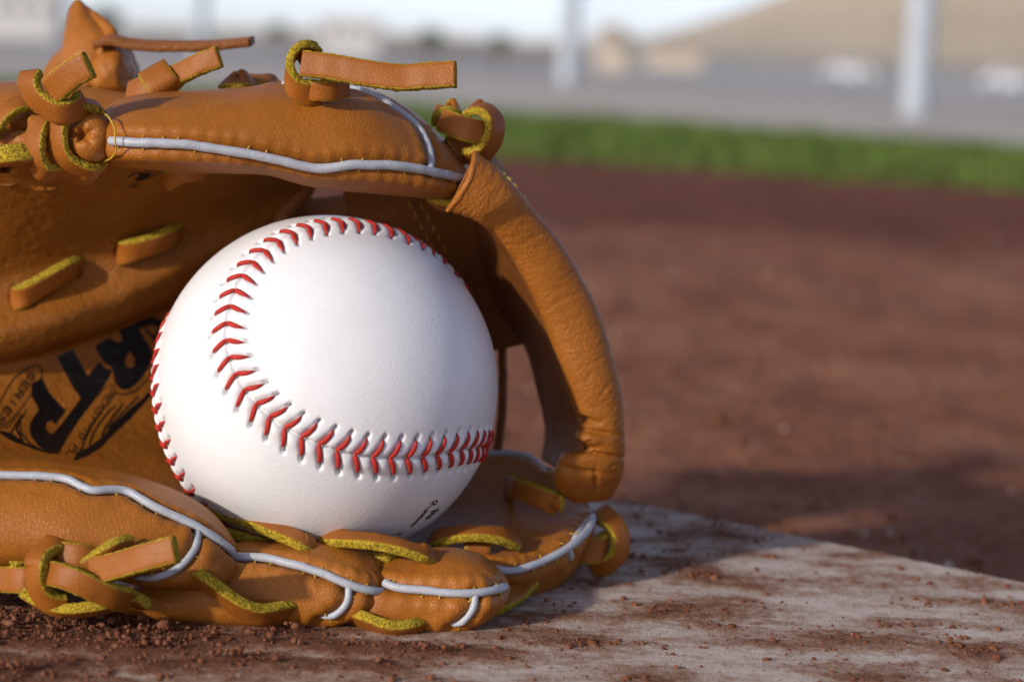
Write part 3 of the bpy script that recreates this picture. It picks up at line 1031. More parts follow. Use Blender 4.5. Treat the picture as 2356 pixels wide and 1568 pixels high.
# --- index finger: a wide dish with a rolled front edge
ix = [
    [(900, 1110, 498), (905, 1190, 484), (905, 1250, 472), (902, 1290, 464), (905, 1305, 468), (910, 1215, 505)],
    [(965, 1078, 503), (965, 1190, 480), (960, 1262, 462), (955, 1297, 455), (965, 1330, 460), (970, 1230, 505)],
    [(1060, 1050, 506), (1062, 1170, 480), (1065, 1250, 458), (1075, 1296, 449), (1085, 1348, 453), (1090, 1250, 500)],
    [(1140, 1040, 507), (1150, 1150, 484), (1158, 1248, 457), (1168, 1310, 447), (1180, 1368, 452), (1185, 1265, 500)],
    [(1210, 1046, 506), (1232, 1150, 484), (1246, 1235, 462), (1262, 1284, 453), (1268, 1345, 458), (1262, 1255, 500)],
    [(1265, 1076, 501), (1298, 1155, 482), (1316, 1208, 468), (1327, 1244, 460), (1330, 1292, 466), (1325, 1230, 500)],
    [(1325, 1115, 493), (1342, 1160, 483), (1355, 1185, 475), (1366, 1200, 470), (1360, 1236, 476), (1350, 1200, 494)],
    [(1350, 1150, 486), (1358, 1168, 482), (1364, 1180, 479), (1369, 1188, 477), (1364, 1196, 480), (1358, 1180, 486)]]
idx_s, idxf = finger('index_finger', [PP(r) for r in ix], [
    [(1110, 1296), (1130, 1304), (1150, 1310), (1180, 1312), (1220, 1301), (1260, 1285), (1300, 1263), (1335, 1236), (1355, 1212), (1364, 1188), (1362, 1175)],
    [(1310, 1262), (1316, 1280), (1312, 1293)],
    [(1060, 1052), (1100, 1044), (1140, 1041), (1190, 1043), (1235, 1056), (1262, 1076)]], seed=11.3, Yg=455, lump_amp=.4, nv=140)

# --- heel: leather at the top left, behind the thumb
heel_s, heel = finger('heel', simple([
    (-650, 275, -650, 310, .2), (-620, 250, -620, 335, .7), (-520, 232, -520, 340, 1), (-380, 222, -380, 335, 1), (-240, 215, -240, 330, 1), (-100, 200, -100, 335, 1), (0, 190, 0, 340, 1), (70, 186, 70, 345, 1), (130, 188, 130, 345, 1), (210, 200, 210, 340, 1), (300, 214, 300, 330, .9), (380, 216, 380, 320, .7), (430, 225, 430, 300, .3)], 484, 17, lean=4), [], seed=14.2, lump_amp=.8)
# two padded rolls of the heel binding
for nm, pts, rad, sd_ in (('heel_roll', [(-520, 268, 466), (-320, 268, 463), (-160, 272, 458), (-60, 275, 455), (20, 279, 452), (80, 280, 451), (140, 278, 452)], [1.6, 2.2, 2.2, 2.2, 2.1, 2.2, 2.0], 1.),
                          ('heel_roll', [(-520, 322, 464), (-320, 320, 461), (-160, 320, 456), (-60, 322, 452), (20, 325, 449), (80, 325, 448), (140, 322, 450)], [1.6, 2.2, 2.2, 2.3, 2.2, 2.2, 2.1], 5.)):
    tube(nm, PP(pts), rad, M['leather'], glove, 24, sd_, .25)

# rolled knob where the heel binding ends
def knob():
    nu, nv = 70, 96
    cx = P(208, 316, 445)
    ax = unit(V3(.25, .05, -1))            # axis towards the viewer
    ux = unit(np.cross(V3(0, 1, 0), ax)); ux = -ux if ux @ Rv < 0 else ux
    uy = np.cross(ax, ux)
    if uy @ Uv < 0: uy = -uy
    v = []
    for i in range(nu):
        t = i / (nu - 1) * math.pi
        for j in range(nv):
            a = 2 * math.pi * j / nv
            rr = math.sin(t) ** .75
            X, Y, Z = 4.7 * rr * math.cos(a), 5.4 * rr * math.sin(a), 5.2 * math.copysign(abs(math.cos(t)) ** .9, math.cos(t))
            if Z > -2:
                dx, dy = X + 1.7, Y + .2
                r = math.hypot(dx, dy); an = math.atan2(dy, dx)
                fold = math.cos(5 * an + .8 + .5 * math.sin(2 * an))
                Z += -3.4 * math.exp(-(r / 1.0) ** 2) - .75 * (1 - fold) * .5 * math.exp(-((r - 1.4) / 1.1) ** 2) * (1 if Z > 0 else 0)
                if abs(an) > 2.5: Z -= 1.5 * math.exp(-((r - 2.0) / 1.4) ** 2) * (abs(an) - 2.5)
            v.append(cx + ux * X + uy * Y + ax * Z)
    o = mesh_obj('rolled_binding', v, grid_faces(nu, nv, True), M['leather'], glove)
    fix_normals(o)
knob()

# --- web: outer strap, its inner flange, dark panel, cross pieces
def ribbon(name, left, right, thick, mat, parent=None, nu=120, nv=24, bulge=0.0, lumps=0.0, seed=0., wrinkle=None):
    "sheet with thickness between two long edges (x, y, Y), bulging towards the viewer"
    Lc, _ = even(PP(left), n=nu); Rc, _ = even(PP(right), n=nu)
    t = np.linspace(0, 1, nv)[None, :, None]
    v = Lc[:, None] * (1 - t) + Rc[:, None] * t
    f = grid_faces(nu, nv)
    n = vnormals(v.reshape(-1, 3), f).reshape(nu, nv, 3)
    if (n @ Fv).mean() > 0: n = -n
    v = v + n * (bulge * np.sin(np.pi * np.linspace(0, 1, nv)) ** .8)[None, :, None]
    v = v.reshape(-1, 3); n = n.reshape(-1, 3)
    if lumps:
        v = v + n * (lumps * vnoise(v, .11, seed) + lumps * .4 * vnoise(v, .4, seed))[:, None]
    if wrinkle is not None:
        v = v + n * wrinkle(v)[:, None]
    b = v - n * thick
    V = np.vstack([v, b]); k = len(v)
    F = [tuple(int(a) for a in q) for q in f] + [tuple(int(a) + k for a in q[::-1]) for q in f]
    rim = [i * nv for i in range(nu)]; rim2 = [i * nv + nv - 1 for i in range(nu)]
    for a, c in ((rim, 0), (rim2, 1)):
        for i in range(nu - 1):
            q = (a[i], a[i + 1], a[i + 1] + k, a[i] + k); F.append(q if c == 0 else q[::-1])
    for row, c in ((0, 1), ((nu - 1) * nv, 0)):
        for j in range(nv - 1):
            q = (row + j, row + j + 1, row + j + 1 + k, row + j + k); F.append(q if c == 0 else q[::-1])
    o = mesh_obj(name, V, F, mat, parent if parent is not None else glove)
    fix_normals(o)
    return o

def wr_pts(v):
    a = np.zeros(len(v))
    for (x, y, Y, sx, sy, amp) in ((1338, 968, 460, 3.6, .8, -1.3), (1372, 994, 460, 3.8, .55, -.9), (1332, 1026, 460, 4.0, .8, -1.5), (1380, 1046, 461, 4.5, .5, -.9), (1350, 1085, 461, 4, .5, -.5), (1372, 1108, 462, .5, 3, -.4), (1312, 1058, 461, 3, 1.4, .6), (1350, 1010, 459, 3, 1.5, .7), (1305, 1100, 462, 2.5, 2.5, .6)):
        q = v - P(x, y, Y)
        dx, dy = q @ Rv, q @ Uv + .18 * (q @ Rv)
        a += amp * np.exp(-(dx / sx) ** 2 - (dy / sy) ** 2)
    return a * 1.5
# padded outer strap as a closed loft: inner edge, front crown, outer edge, back
win = [(1029, 484), (1044, 490), (1085, 504), (1138, 540), (1190, 615), (1235, 700), (1268, 785), (1298, 865), (1320, 930), (1332, 985), (1325, 1030), (1288, 1062), (1275, 1094), (1286, 1128), (1316, 1152)]
wout = [(1094, 354), (1108, 360), (1165, 408), (1235, 488), (1300, 570), (1345, 645), (1378, 715), (1402, 790), (1420, 860), (1432, 925), (1436, 990), (1437, 1040), (1434, 1078), (1424, 1112), (1405, 1146), (1382, 1177)]
wY = [453, 454, 456, 459, 462, 463.5, 464, 464, 464, 464, 464, 464, 465, 467, 470]
rings = []
for i, (a, b, Y) in enumerate(zip(win, wout, wY)):
    A, B = P(a[0], a[1], Y + 3), P(b[0], b[1], Y + 5)
    c = (A + B) / 2; h = (B - A) / 2
    wd = np.linalg.norm(h)
    dp = min([2.2, 2.9, 4.2, 4.8][min(i, 3)], [2.4, 3.6, 4.8][min(len(win) - 1 - i, 2)])
    dp = min(dp, wd * .8)
    front = np.array([0, -1., 0])
    ring = []
    for k in range(12):
        t = 2 * math.pi * k / 12
        ct, st = math.cos(t), math.sin(t)
        dd = dp if st > 0 else dp * .45
        ring.append(c + h * math.copysign(abs(ct) ** .9, ct) + front * dd * math.copysign(abs(st) ** .9, st))
    rings.append(ring)
ws = Surf(rings, 260, 90)
ws.lumps(.3, .09, 3.1)
cre_ = np.array([noise.noise((i * .34 + .7 * noise.noise((i * .05, j * .12, 3.)), j * .085, 1.7)) for i in range(ws.nu) for j in range(ws.nv)])
ws.disp(-.23 * np.clip(cre_ - .05, 0, 1) + .10 * np.array([noise.noise((i * .8, j * .2, 9.)) for i in range(ws.nu) for j in range(ws.nv)]))
ws.disp(wr_pts(ws.v))
web_strap = ws.build('web_strap', M['strapleather'], glove)
# raw lip of the cut end
tube('strap_lip', PP([(1094, 352, 452), (1090, 378, 449.5), (1079, 415, 448.5), (1058, 450, 449), (1029, 486, 451)]), [.7, .8, .8, .8, .5], M['strapleather'], web_strap, 12, 2., .12)
# second leaf of the strap behind, with its line of stitches
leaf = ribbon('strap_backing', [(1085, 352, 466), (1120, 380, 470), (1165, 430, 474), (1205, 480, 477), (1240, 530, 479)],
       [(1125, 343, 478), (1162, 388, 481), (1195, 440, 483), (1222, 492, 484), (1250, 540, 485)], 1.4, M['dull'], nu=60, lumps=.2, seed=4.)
parts = []
for (x, y) in ((1128, 372), (1158, 402), (1185, 432), (1205, 458), (1141, 387), (1172, 417)):
    c = P(x, y, 472); d = V3(.45, -.75, .2)
    c = c + Fv * -2.5
    parts.append(tube_arrays(np.array([c - d * .9, c + V3(.2, .2, -.3), c + d * .9]), [.2, .3, .2], 6))
v, f = combine(parts); st_ = mesh_obj('seam_thread', v, f, M['thread'], leaf); st_['kind'] = 'stuff'
# inner flange of the web
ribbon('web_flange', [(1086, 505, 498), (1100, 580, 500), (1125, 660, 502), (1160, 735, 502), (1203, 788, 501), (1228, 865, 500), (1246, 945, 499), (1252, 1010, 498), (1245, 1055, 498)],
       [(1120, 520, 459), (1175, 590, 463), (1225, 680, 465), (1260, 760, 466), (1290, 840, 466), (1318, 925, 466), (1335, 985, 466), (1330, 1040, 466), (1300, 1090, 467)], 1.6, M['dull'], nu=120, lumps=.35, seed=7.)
# dark panel behind the ball
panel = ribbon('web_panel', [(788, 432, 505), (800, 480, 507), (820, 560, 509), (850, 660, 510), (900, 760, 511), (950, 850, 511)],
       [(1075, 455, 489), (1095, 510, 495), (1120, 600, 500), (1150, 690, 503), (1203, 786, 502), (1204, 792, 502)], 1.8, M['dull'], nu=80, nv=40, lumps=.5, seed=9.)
parts = []
for (x, y, Y) in [(930 + i * 13, 448 + i * 24, 0) for i in range(6)] + [(958 + i * 13, 452 + i * 24, 0) for i in range(6)]:
    hit = None
    c = P(x, y, 495); d = V3(.28, -.9, 0)
    # lie just in front of the panel
    t = (x - 800) / 300
    c = P(x, y, 506 - 15 * t - 1.0)
    parts.append(tube_arrays(np.array([c - d * 1.0, c + V3(0, 0, -.2), c + d * 1.0]), [.10, .16, .10], 6))
v, f = combine(parts); st_ = mesh_obj('seam_thread', v, f, M['thread'], panel); st_['kind'] = 'stuff'
tube('web_post', PP([(1150, 690, 506), (1154, 780, 507), (1157, 880, 507), (1152, 980, 507), (1140, 1060, 508)]), 1.15, M['dull'], glove, 16, 2., .15)
ribbon('web_cross_strap', [(660, 452, 514), (720, 455, 514), (800, 448, 512), (860, 445, 511)], [(660, 520, 512), (720, 520, 512), (800, 520, 511), (860, 520, 510)], 2.0, M['dull'], nu=40, bulge=1.5, lumps=.2, seed=1.)
tube('palm_edge_roll', PP([(712, 418, 502), (700, 440, 502), (680, 462, 502), (655, 490, 503), (640, 530, 505)]), [1.9, 2.1, 2.0, 1.9, 1.8], M['dull'], glove, 18, 3., .2)

# --- palm, with the printed badge
Z1 = .2242
def zb(l): return [(x * Z1, 727.3 + y * Z1) for x, y in l]
def zc(l): return [(x * .2706, 363.6 + y * .2706) for x, y in l]
POLY = [zb([(330, 700), (430, 640), (500, 790), (665, 965), (575, 1085), (530, 1045), (470, 1080), (460, 1150), (520, 1215), (570, 1190), (660, 1080), (840, 840), (760, 720), (600, 420), (740, 350), (800, 450), (900, 630), (1020, 480), (1070, 540), (1140, 560), (1100, 650), (1040, 740), (830, 1020), (770, 1090), (680, 1220), (600, 1390), (500, 1380), (400, 1310), (330, 1220), (315, 1120), (350, 1040), (410, 960), (390, 900), (340, 830)]),
        zb([(990, 310), (1110, 230), (1220, 290), (1270, 240), (1230, 150), (1390, 90), (1480, 240), (1560, 380), (1520, 520), (1440, 640), (1330, 740), (1250, 745), (1190, 680), (1170, 560), (1140, 500), (1080, 470), (1030, 400)]),
        zb([(770, 1465), (900, 1420), (1040, 1330), (1180, 1180), (1330, 1040), (1480, 880), (1600, 740), (1600, 715), (1470, 850), (1330, 960), (1210, 1070), (1130, 1150), (1080, 1230), (960, 1320), (880, 1370), (800, 1390)]),
        zb([(0, 1165), (120, 1195), (250, 1280), (400, 1350), (580, 1412), (420, 1380), (280, 1330), (120, 1270), (0, 1195)]),
        zc([(1140, 190), (1195, 125), (1290, 120), (1275, 165), (1215, 190)])]
HOLE = zb([(1300, 400), (1340, 360), (1390, 440), (1370, 510), (1320, 530), (1280, 480)])
STRK = [(zb([(1430, 90), (1560, 45), (1660, 80), (1690, 140)]), 9), (zb([(1660, 80), (1640, 160), (1600, 230)]), 6), (zb([(1500, 140), (1560, 200), (1600, 250)]), 3),
        (zb([(835, 1380), (870, 1250), (930, 1110), (1050, 960), (1130, 870)]), 2.4), (zb([(920, 1310), (960, 1200), (1030, 1080), (1130, 960), (1185, 915)]), 2.6),
        (zb([(1050, 1230), (1090, 1130), (1160, 1030), (1255, 910)]), 3.0), (zb([(1120, 1130), (1240, 1000), (1420, 825)]), 2.4), (zb([(1200, 790), (1290, 800), (1400, 760), (1520, 640), (1590, 560)]), 2.2),
        (zb([(600, 1395), (700, 1225), (830, 1025), (960, 865), (1080, 730), (1140, 705), (1190, 745), (1180, 800), (1130, 870), (1010, 1020), (905, 1200), (825, 1370), (765, 1465)]), 1.5),
        (zb([(430, 640), (435, 560), (400, 500), (300, 520), (150, 630), (50, 790), (-10, 900)]), 2.0), (zb([(430, 640), (370, 720), (260, 890), (130, 1050), (10, 1150)]), 1.8),
        (zb([(270, 960), (205, 1080), (215, 1190), (320, 1310), (450, 1370)]), 2.0), (zb([(200, 1000), (120, 1100), (60, 1150)]), 1.6), (zb([(230, 1010), (150, 1130), (120, 1190)]), 2.4), (zb([(190, 1080), (170, 1160), (230, 1260)]), 3.2),
        (zc([(1085, 160), (1150, 128), (1250, 127)]), 1.9), (zc([(1205, 187), (1330, 138)]), 1.8), (zc([(1230, 103), (1300, 110), (1370, 122)]), 1.2), (zc([(1120, 214), (1190, 222)]), 1.7), (zc([(1098, 243), (1165, 244)]), 2.0)]
GLY = {'S': [[(1, .85), (.7, 1), (.3, 1), (0, .8), (.15, .58), (.85, .42), (1, .2), (.7, 0), (.3, 0), (0, .15)]], 'E': [[(1, 1), (0, 1), (0, 0), (1, 0)], [(0, .52), (.8, .52)]],
       'R': [[(0, 0), (0, 1), (.7, 1), (1, .8), (.95, .6), (.7, .5), (0, .5)], [(.5, .5), (1, 0)]], 'I': [[(.5, 0), (.5, 1)]], 'A': [[(0, 0), (.5, 1), (1, 0)], [(.2, .38), (.8, .38)]],
       'D': [[(0, 0), (0, 1), (.6, 1), (1, .7), (1, .3), (.6, 0), (0, 0)]], 'Y': [[(0, 1), (.5, .5), (1, 1)], [(.5, .5), (.5, 0)]], 'T': [[(0, 1), (1, 1)], [(.5, 1), (.5, 0)]],
       'O': [[(.5, 0), (.1, .2), (0, .5), (.1, .8), (.5, 1), (.9, .8), (1, .5), (.9, .2), (.5, 0)]], 'P': [[(0, 0), (0, 1), (.7, 1), (1, .8), (.95, .6), (.7, .48), (0, .48)]], 'L': [[(0, 1), (0, 0), (1, 0)]],
       'u': [[(0, .65), (0, .2), (.3, 0), (.7, 0), (1, .2)], [(1, .65), (1, 0)]], 'b': [[(0, 1), (0, 0), (.6, 0), (1, .2), (1, .45), (.6, .65), (0, .6)]], 'e': [[(0, .35), (1, .35), (.9, .58), (.5, .68), (.1, .55), (0, .3), (.2, .05), (.6, 0), (.95, .12)]],
       'r': [[(0, 0), (0, .65)], [(0, .45), (.4, .65), (.9, .62)]], 'C': [[(1, .8), (.7, 1), (.3, 1), (0, .7), (0, .3), (.3, 0), (.7, 0), (1, .2)]], 'o': [[(.5, 0), (0, .2), (0, .5), (.5, .68), (1, .5), (1, .2), (.5, 0)]], '8': [[(.5, .5), (.1, .7), (.3, 1), (.7, 1), (.9, .7), (.5, .5), (0, .3), (.2, 0), (.8, 0), (1, .3), (.5, .5)]], '0': [[(.5, 0), (.1, .2), (0, .5), (.1, .8), (.5, 1), (.9, .8), (1, .5), (.9, .2), (.5, 0)]], ' ': []}
def text_strokes(txt, a, b, height, wid, up=None, fac=.72):
    "letters set from a to b (photo positions); tops to the left of travel rotated for this print"
    a, b = np.array(a, float), np.array(b, float)
    n = len(txt); adv = (b - a) / n
    t = unit(adv)
    u = np.array([t[1], -t[0]]) if up is None else np.array(up, float)
    out = []
    for i, ch in enumerate(txt):
        for st in GLY[ch]:
            out.append(([tuple(a + adv * (i + .12) + adv * fac * x + u * height * (y - .5)) for x, y in st], wid))
    return out
_up = unit(np.array([.8, .6]))
STRK += text_strokes('SERIES', zb([(345, 580)])[0], zb([(-20, 1110)])[0], 15, 2.3, up=_up)
STRK += text_strokes('READY TO PL', zb([(1150, 770)])[0], zb([(700, 1440)])[0], 14, 1.6, up=_up)

def in_poly(X, Y, poly):
    inside = np.zeros(X.shape, bool)
    n = len(poly)
    for i in range(n):
        x1, y1 = poly[i]; x2, y2 = poly[(i + 1) % n]
        c = ((y1 > Y) != (y2 > Y)) & (X < (x2 - x1) * (Y - y1) / (y2 - y1 + 1e-12) + x1)
        inside ^= c
    return inside
def seg_dist(X, Y, a, b):
    ax, ay = a; bx, by = b
    dx, dy = bx - ax, by - ay
    t = np.clip(((X - ax) * dx + (Y - ay) * dy) / (dx * dx + dy * dy + 1e-9), 0, 1)
    return np.hypot(X - ax - t * dx, Y - ay - t * dy)
def print_mask(X, Y):
    m_ = np.zeros(X.shape)
    for p in POLY: m_ = np.maximum(m_, in_poly(X, Y, p))
    for p in POLY[:3]:
        for a, b in zip(p, p[1:] + p[:1]):
            k = (X > min(a[0], b[0]) - 5) & (X < max(a[0], b[0]) + 5) & (Y > min(a[1], b[1]) - 5) & (Y < max(a[1], b[1]) + 5)
            if k.any(): m_[k] = np.maximum(m_[k], np.clip((3.6 - seg_dist(X[k], Y[k], a, b)) / 1.6, 0, 1))
    m_[in_poly(X, Y, HOLE)] = 0
    for pts, wd in STRK:
        for a, b in zip(pts[:-1], pts[1:]):
            x0, x1 = min(a[0], b[0]) - wd - 3, max(a[0], b[0]) + wd + 3
            y0, y1 = min(a[1], b[1]) - wd - 3, max(a[1], b[1]) + wd + 3
            k = (X > x0) & (X < x1) & (Y > y0) & (Y < y1)
            if k.any():
                m_[k] = np.maximum(m_[k], np.clip((wd + .8 - seg_dist(X[k], Y[k], a, b)) / 1.6, 0, 1))
    return m_
PC = np.array([(-640, 340, 470), (-640, 500, 452), (-640, 650, 446), (-640, 780, 441), (-640, 900, 436), (-640, 1020, 430), (-640, 1100, 430), (-240, 350, 462), (0, 350, 460), (200, 360, 460), (400, 385, 468), (600, 400, 486), (700, 425, 503),
    (-240, 500, 470), (0, 500, 474), (200, 500, 480), (400, 500, 490), (600, 480, 502), (700, 470, 508),
    (-240, 650, 478), (0, 650, 483), (200, 650, 489), (400, 640, 499), (600, 600, 510), (740, 600, 515),
    (-240, 780, 474), (0, 770, 481), (150, 745, 486), (300, 715, 495), (450, 690, 505), (600, 720, 513),
    (-240, 900, 470), (0, 900, 478), (150, 880, 486), (300, 840, 495), (450, 820, 505), (740, 850, 518),
    (-240, 1020, 446), (0, 1010, 462), (150, 1010, 470), (300, 1000, 480), (450, 1010, 490), (600, 1010, 505), (740, 1060, 514),
    (-240, 1100, 436), (0, 1095, 443), (150, 1090, 447), (300, 1110, 452), (420, 1130, 458), (520, 1190, 464), (620, 1200, 478), (760, 1230, 492)], float)
def tps(ctrl):
    xy = ctrl[:, :2] / 300.0; n = len(xy)
    r2 = ((xy[:, None] - xy[None]) ** 2).sum(-1)
    K = r2 * np.log(r2 + 1e-12) * .5 + np.eye(n) * .004
    Pm = np.hstack([np.ones((n, 1)), xy])
    A = np.block([[K, Pm], [Pm.T, np.zeros((3, 3))]])
    c = np.linalg.solve(A, np.concatenate([ctrl[:, 2], np.zeros(3)]))
    def ev(X, Y):
        q = np.stack([X.ravel(), Y.ravel()], 1) / 300.0
        r2 = ((q[:, None] - xy[None]) ** 2).sum(-1)
        return (r2 * np.log(r2 + 1e-12) * .5 @ c[:n] + c[n] + q @ c[n + 1:]).reshape(X.shape)
    return ev
palm_depth0 = tps(PC)
PALM_HOLES = [(35, 682, 8, 14), (178, 622, 7, 10), (277, 578, 9, 10), (410, 535, 6, 8), (14, 388, 14, 8), (100, 400, 16, 7)]
def palm_Y(X, Y):
    D = palm_depth0(X, Y)
    yc = 828 - .20 * np.clip(X, -300, None) - .00034 * np.clip(X, -300, None) ** 2
    t = (Y - yc)
    D = D + 7.0 / (1 + np.exp(-t / 5.0)) * np.exp(-np.clip(t, 0, None) / 130)
    D = D - 3.6 * np.exp(-((t + 62) / 48.0) ** 2)
    D = D + 2.5 * np.exp(-((t + 190) / 60.0) ** 2) * np.exp(-((X - 200) / 300) ** 2)
    for hx, hy, sx, sy in PALM_HOLES:
        D = D + 5 * np.exp(-((X - hx) / sx) ** 2 - ((Y - hy) / sy) ** 2)
    return D
def palm():
    xs = np.concatenate([np.arange(-640, -240, 8.0), np.arange(-240, 0, 5.0), np.arange(0, 420, 1.7), np.arange(420, 700, 5.0)])
    ys = np.concatenate([np.arange(335, 385, 4.0), np.arange(385, 460, 2.0), np.arange(460, 690, 3.5), np.arange(690, 1070, 1.7), np.arange(1070, 1205, 4.0)])
    X, Y = np.meshgrid(xs, ys)
    D = palm_Y(X, Y)
    # right edge of the palm leans back
    d = Fv[None, None] * FPX + Rv[None, None] * (X - 1178)[..., None] - Uv[None, None] * (Y - 784)[..., None]
    v = CAM + d * (D / d[..., 1])[..., None]
    v = v.reshape(-1, 3)
    n = vnormals(v, grid_faces(len(ys), len(xs)))
    if (n @ Fv).mean() > 0: n = -n
    v = v + n * (.35 * vnoise(v, .09, 3.0) + .12 * vnoise(v, .5, 1.0))[:, None]
    o = mesh_obj('palm', v, grid_faces(len(ys), len(xs)), M['palm'], glove)
    at = o.data.attributes.new('print', 'FLOAT', 'POINT')
    at.data.foreach_set('value', print_mask(X, Y).ravel().astype(np.float32))
    md = o.modifiers.new('thickness', 'SOLIDIFY'); md.thickness = .003; md.offset = -1
    fix_normals(o)
    me = o.data
    nn = np.zeros(len(me.polygons) * 3, np.float32); me.polygons.foreach_get('normal', nn)
    if (nn.reshape(-1, 3) @ Fv).mean() > 0: me.flip_normals()
palm()

# --- laces
def lace(pts, wd, w=5.4, t=2.2, anchor='mid', seed=None, parent=None, name='lace', twist_ends=None, tan_back=True, mats=None):
    """flat thong: pts (x, y, Y) run along its middle, or along the middle of one raw edge when anchor is 'edge';
    wd gives the direction across the flat face as (right, up, away) once or for every point"""
    pts = PP(pts); k = len(pts)
    wds = [wd] * k if isinstance(wd[0], (int, float)) else wd
    Wc = np.array([V3(*q) for q in wds])
    q, L = even(np.hstack([pts, unit(Wc)]), step=.42)
    p, W = q[:, :3], q[:, 3:]
    n = len(p)
    T = unit(np.gradient(p, axis=0))
    W = unit(W - T * (W * T).sum(1, keepdims=True))
    N = np.cross(T, W)
    if anchor == 'edge': p = p + W * w / 2
    sd_ = seed if seed is not None else float(abs(pts[0][0] * 1.7 + pts[0][2]))
    hw, ht = w / 2, t / 2
    # section: (across, through, is_edge)
    top = [(-hw + .18, ht), (-hw * .6, ht * 1.04), (-hw * .2, ht * 1.08), (hw * .2, ht * 1.08), (hw * .6, ht * 1.04), (hw - .18, ht)]
    er = [(hw, ht * .75), (hw + .05, ht * .25), (hw + .05, -ht * .25), (hw, -ht * .75)]
    bot = [(-a, -b) for a, b in top]
    el = [(-a, -b) for a, b in er]
    sec = top + er + bot + el
    ns = len(sec)
    S = np.array(sec)
    v = p[:, None] + W[:, None] * S[None, :, 0:1] + N[:, None] * S[None, :, 1:2]
    r = np.random.default_rng(int(sd_ * 13) % 100000)
    jit = r.normal(0, .08, (n, ns))
    edge_idx = list(range(6, 10)) + list(range(16, 20))
    fz = np.zeros((n, ns)); fz[:, edge_idx] = np.abs(jit[:, edge_idx]) * 1.3
    sgn = np.sign(S[:, 0])
    v = v + W[:, None] * (fz * sgn[None])[..., None]
    v = v.reshape(-1, 3)
    v = v + np.repeat(N, ns, 0) * (.12 * vnoise(v, .35, sd_))[:, None]
    f = grid_faces(n, ns, True)
    fm = np.zeros((n - 1, ns), int)
    for j in range(ns):
        if 5 <= j <= 9 or 15 <= j <= 19: fm[:, j] = 1
    F = [tuple(int(a) for a in q) for q in f]
    fmat = list(fm.ravel())
    c0, c1 = len(v), len(v) + 1
    v = np.vstack([v, p[0], p[-1]])
    F += [(c0, (j + 1) % ns, j) for j in range(ns)]; b = (n - 1) * ns
    F += [(c1, b + j, b + (j + 1) % ns) for j in range(ns)]
    fmat += [1] * (2 * ns)
    o = mesh_obj(name, v, F, mats or [M['lace'], M['suede']], parent if parent is not None else glove, fmat=fmat)
    fix_normals(o)
    return o

def zk(l, Y):        # front left knot
    return [(x * .18, 1200 + y * .18, (Y[i] if isinstance(Y, (list, tuple)) else Y)) for i, (x, y) in enumerate(l)]
# front left knot
lace(zk([(-2600, 690), (-1500, 690), (-600, 700), (-200, 720), (100, 735), (330, 745), (480, 760)], [424, 419, 417, 415, 412, 410, 411]), (0, 1, .1), w=5.0)
lace(zk([(960, 400), (850, 365), (740, 360), (620, 430), (575, 560), (575, 740), (640, 880), (740, 930), (860, 940)], [411, 409, 407, 405, 403, 403, 404, 405, 406]),
     [(-.3, .6, .8), (-.4, .5, .8), (-.6, .3, .8), (-.75, .1, .7), (-.8, 0, .7), (-.75, -.2, .7), (-.5, -.5, .7), (-.2, -.8, .6), (0, -.9, .5)], anchor='edge', w=4.6)
lace(zk([(660, 660), (800, 690), (1000, 760), (1250, 870), (1480, 960), (1640, 1000)], [404.5, 402, 401, 402, 404, 408]), [(.25, 1, .0), (.3, 1, 0), (.42, .9, -.1), (.45, .85, -.2), (.4, .85, -.3), (.4, .8, -.3)], w=4.6)
lace(zk([(760, 400), (1000, 430), (1200, 470), (1420, 520)], [409, 408, 409, 412]), (0, 1, .2), w=4.5)
lace(zk([(1180, 640), (1500, 560), (1900, 440), (2250, 350)], [404.5, 401.5, 398.5, 397]), (.32, 1, -.0), w=5.0)
lace(zk([(1120, 600), (1300, 470), (1480, 340), (1640, 300)], [406, 406, 407, 410]), (.45, 1, -.25), w=4.2)
lace(zk([(330, 930), (560, 1060), (860, 1130), (1150, 1110), (1450, 1050), (1700, 990), (1850, 1050)], [410, 408, 406.5, 406, 407, 409, 411]), (0, .35, -.94), w=4.2)
lace(zk([(150, 590), (300, 520), (430, 450), (560, 420)], [412, 413, 415, 418]), (0, .5, -.86), w=3.6)
# lacing between the finger tips
lace([(462, 1170, 446), (485, 1178, 443), (560, 1204, 437), (640, 1236, 430), (694, 1260, 427), (726, 1277, 429)], (.1, .35, 1), anchor='edge', w=4.6, t=2.0)
lace([(480, 1215, 442), (530, 1228, 440), (590, 1244, 438), (640, 1255, 438)], (.1, .1, 1), anchor='edge', w=4)
lace([(735, 1248, 436), (765, 1250, 431), (840, 1254, 427), (920, 1268, 425.5), (975, 1287, 426.5), (1002, 1300, 429.5)], (.05, .35, 1), anchor='edge', w=4.4, t=2.0)
lace([(835, 1275, 438), (866, 1285, 434), (892, 1284, 432)], (0, .2, 1), anchor='edge', w=4)
lace([(450, 1312, 414), (472, 1325, 411.5), (509, 1351, 410.5), (553, 1381, 411), (604, 1397, 413), (643, 1391, 415.5), (685, 1382, 419)], (.05, -.55, .84), anchor='edge', w=5.2)
lace([(808, 1404, 421), (830, 1412, 419), (874, 1429, 417.5), (913, 1437, 417.5), (951, 1430, 419), (988, 1421, 423)], (.05, -.5, .86), anchor='edge', w=5.0)
lace([(1105, 1428, 432), (1130, 1416, 434), (1172, 1397, 439), (1207, 1375, 446), (1238, 1345, 452)], (-.2, .5, .9), anchor='edge', w=4.6)
lace([(985, 1266, 452), (1005, 1252, 450), (1050, 1241, 448), (1105, 1238, 447), (1155, 1246, 448), (1178, 1256, 449.5), (1194, 1264, 451)], (.0, .42, 1), anchor='edge', w=4.8, t=2.0)
lace([(1098, 1240, 453), (1098, 1262, 451), (1097, 1285, 452)], (1, 0, .1), w=5.5)
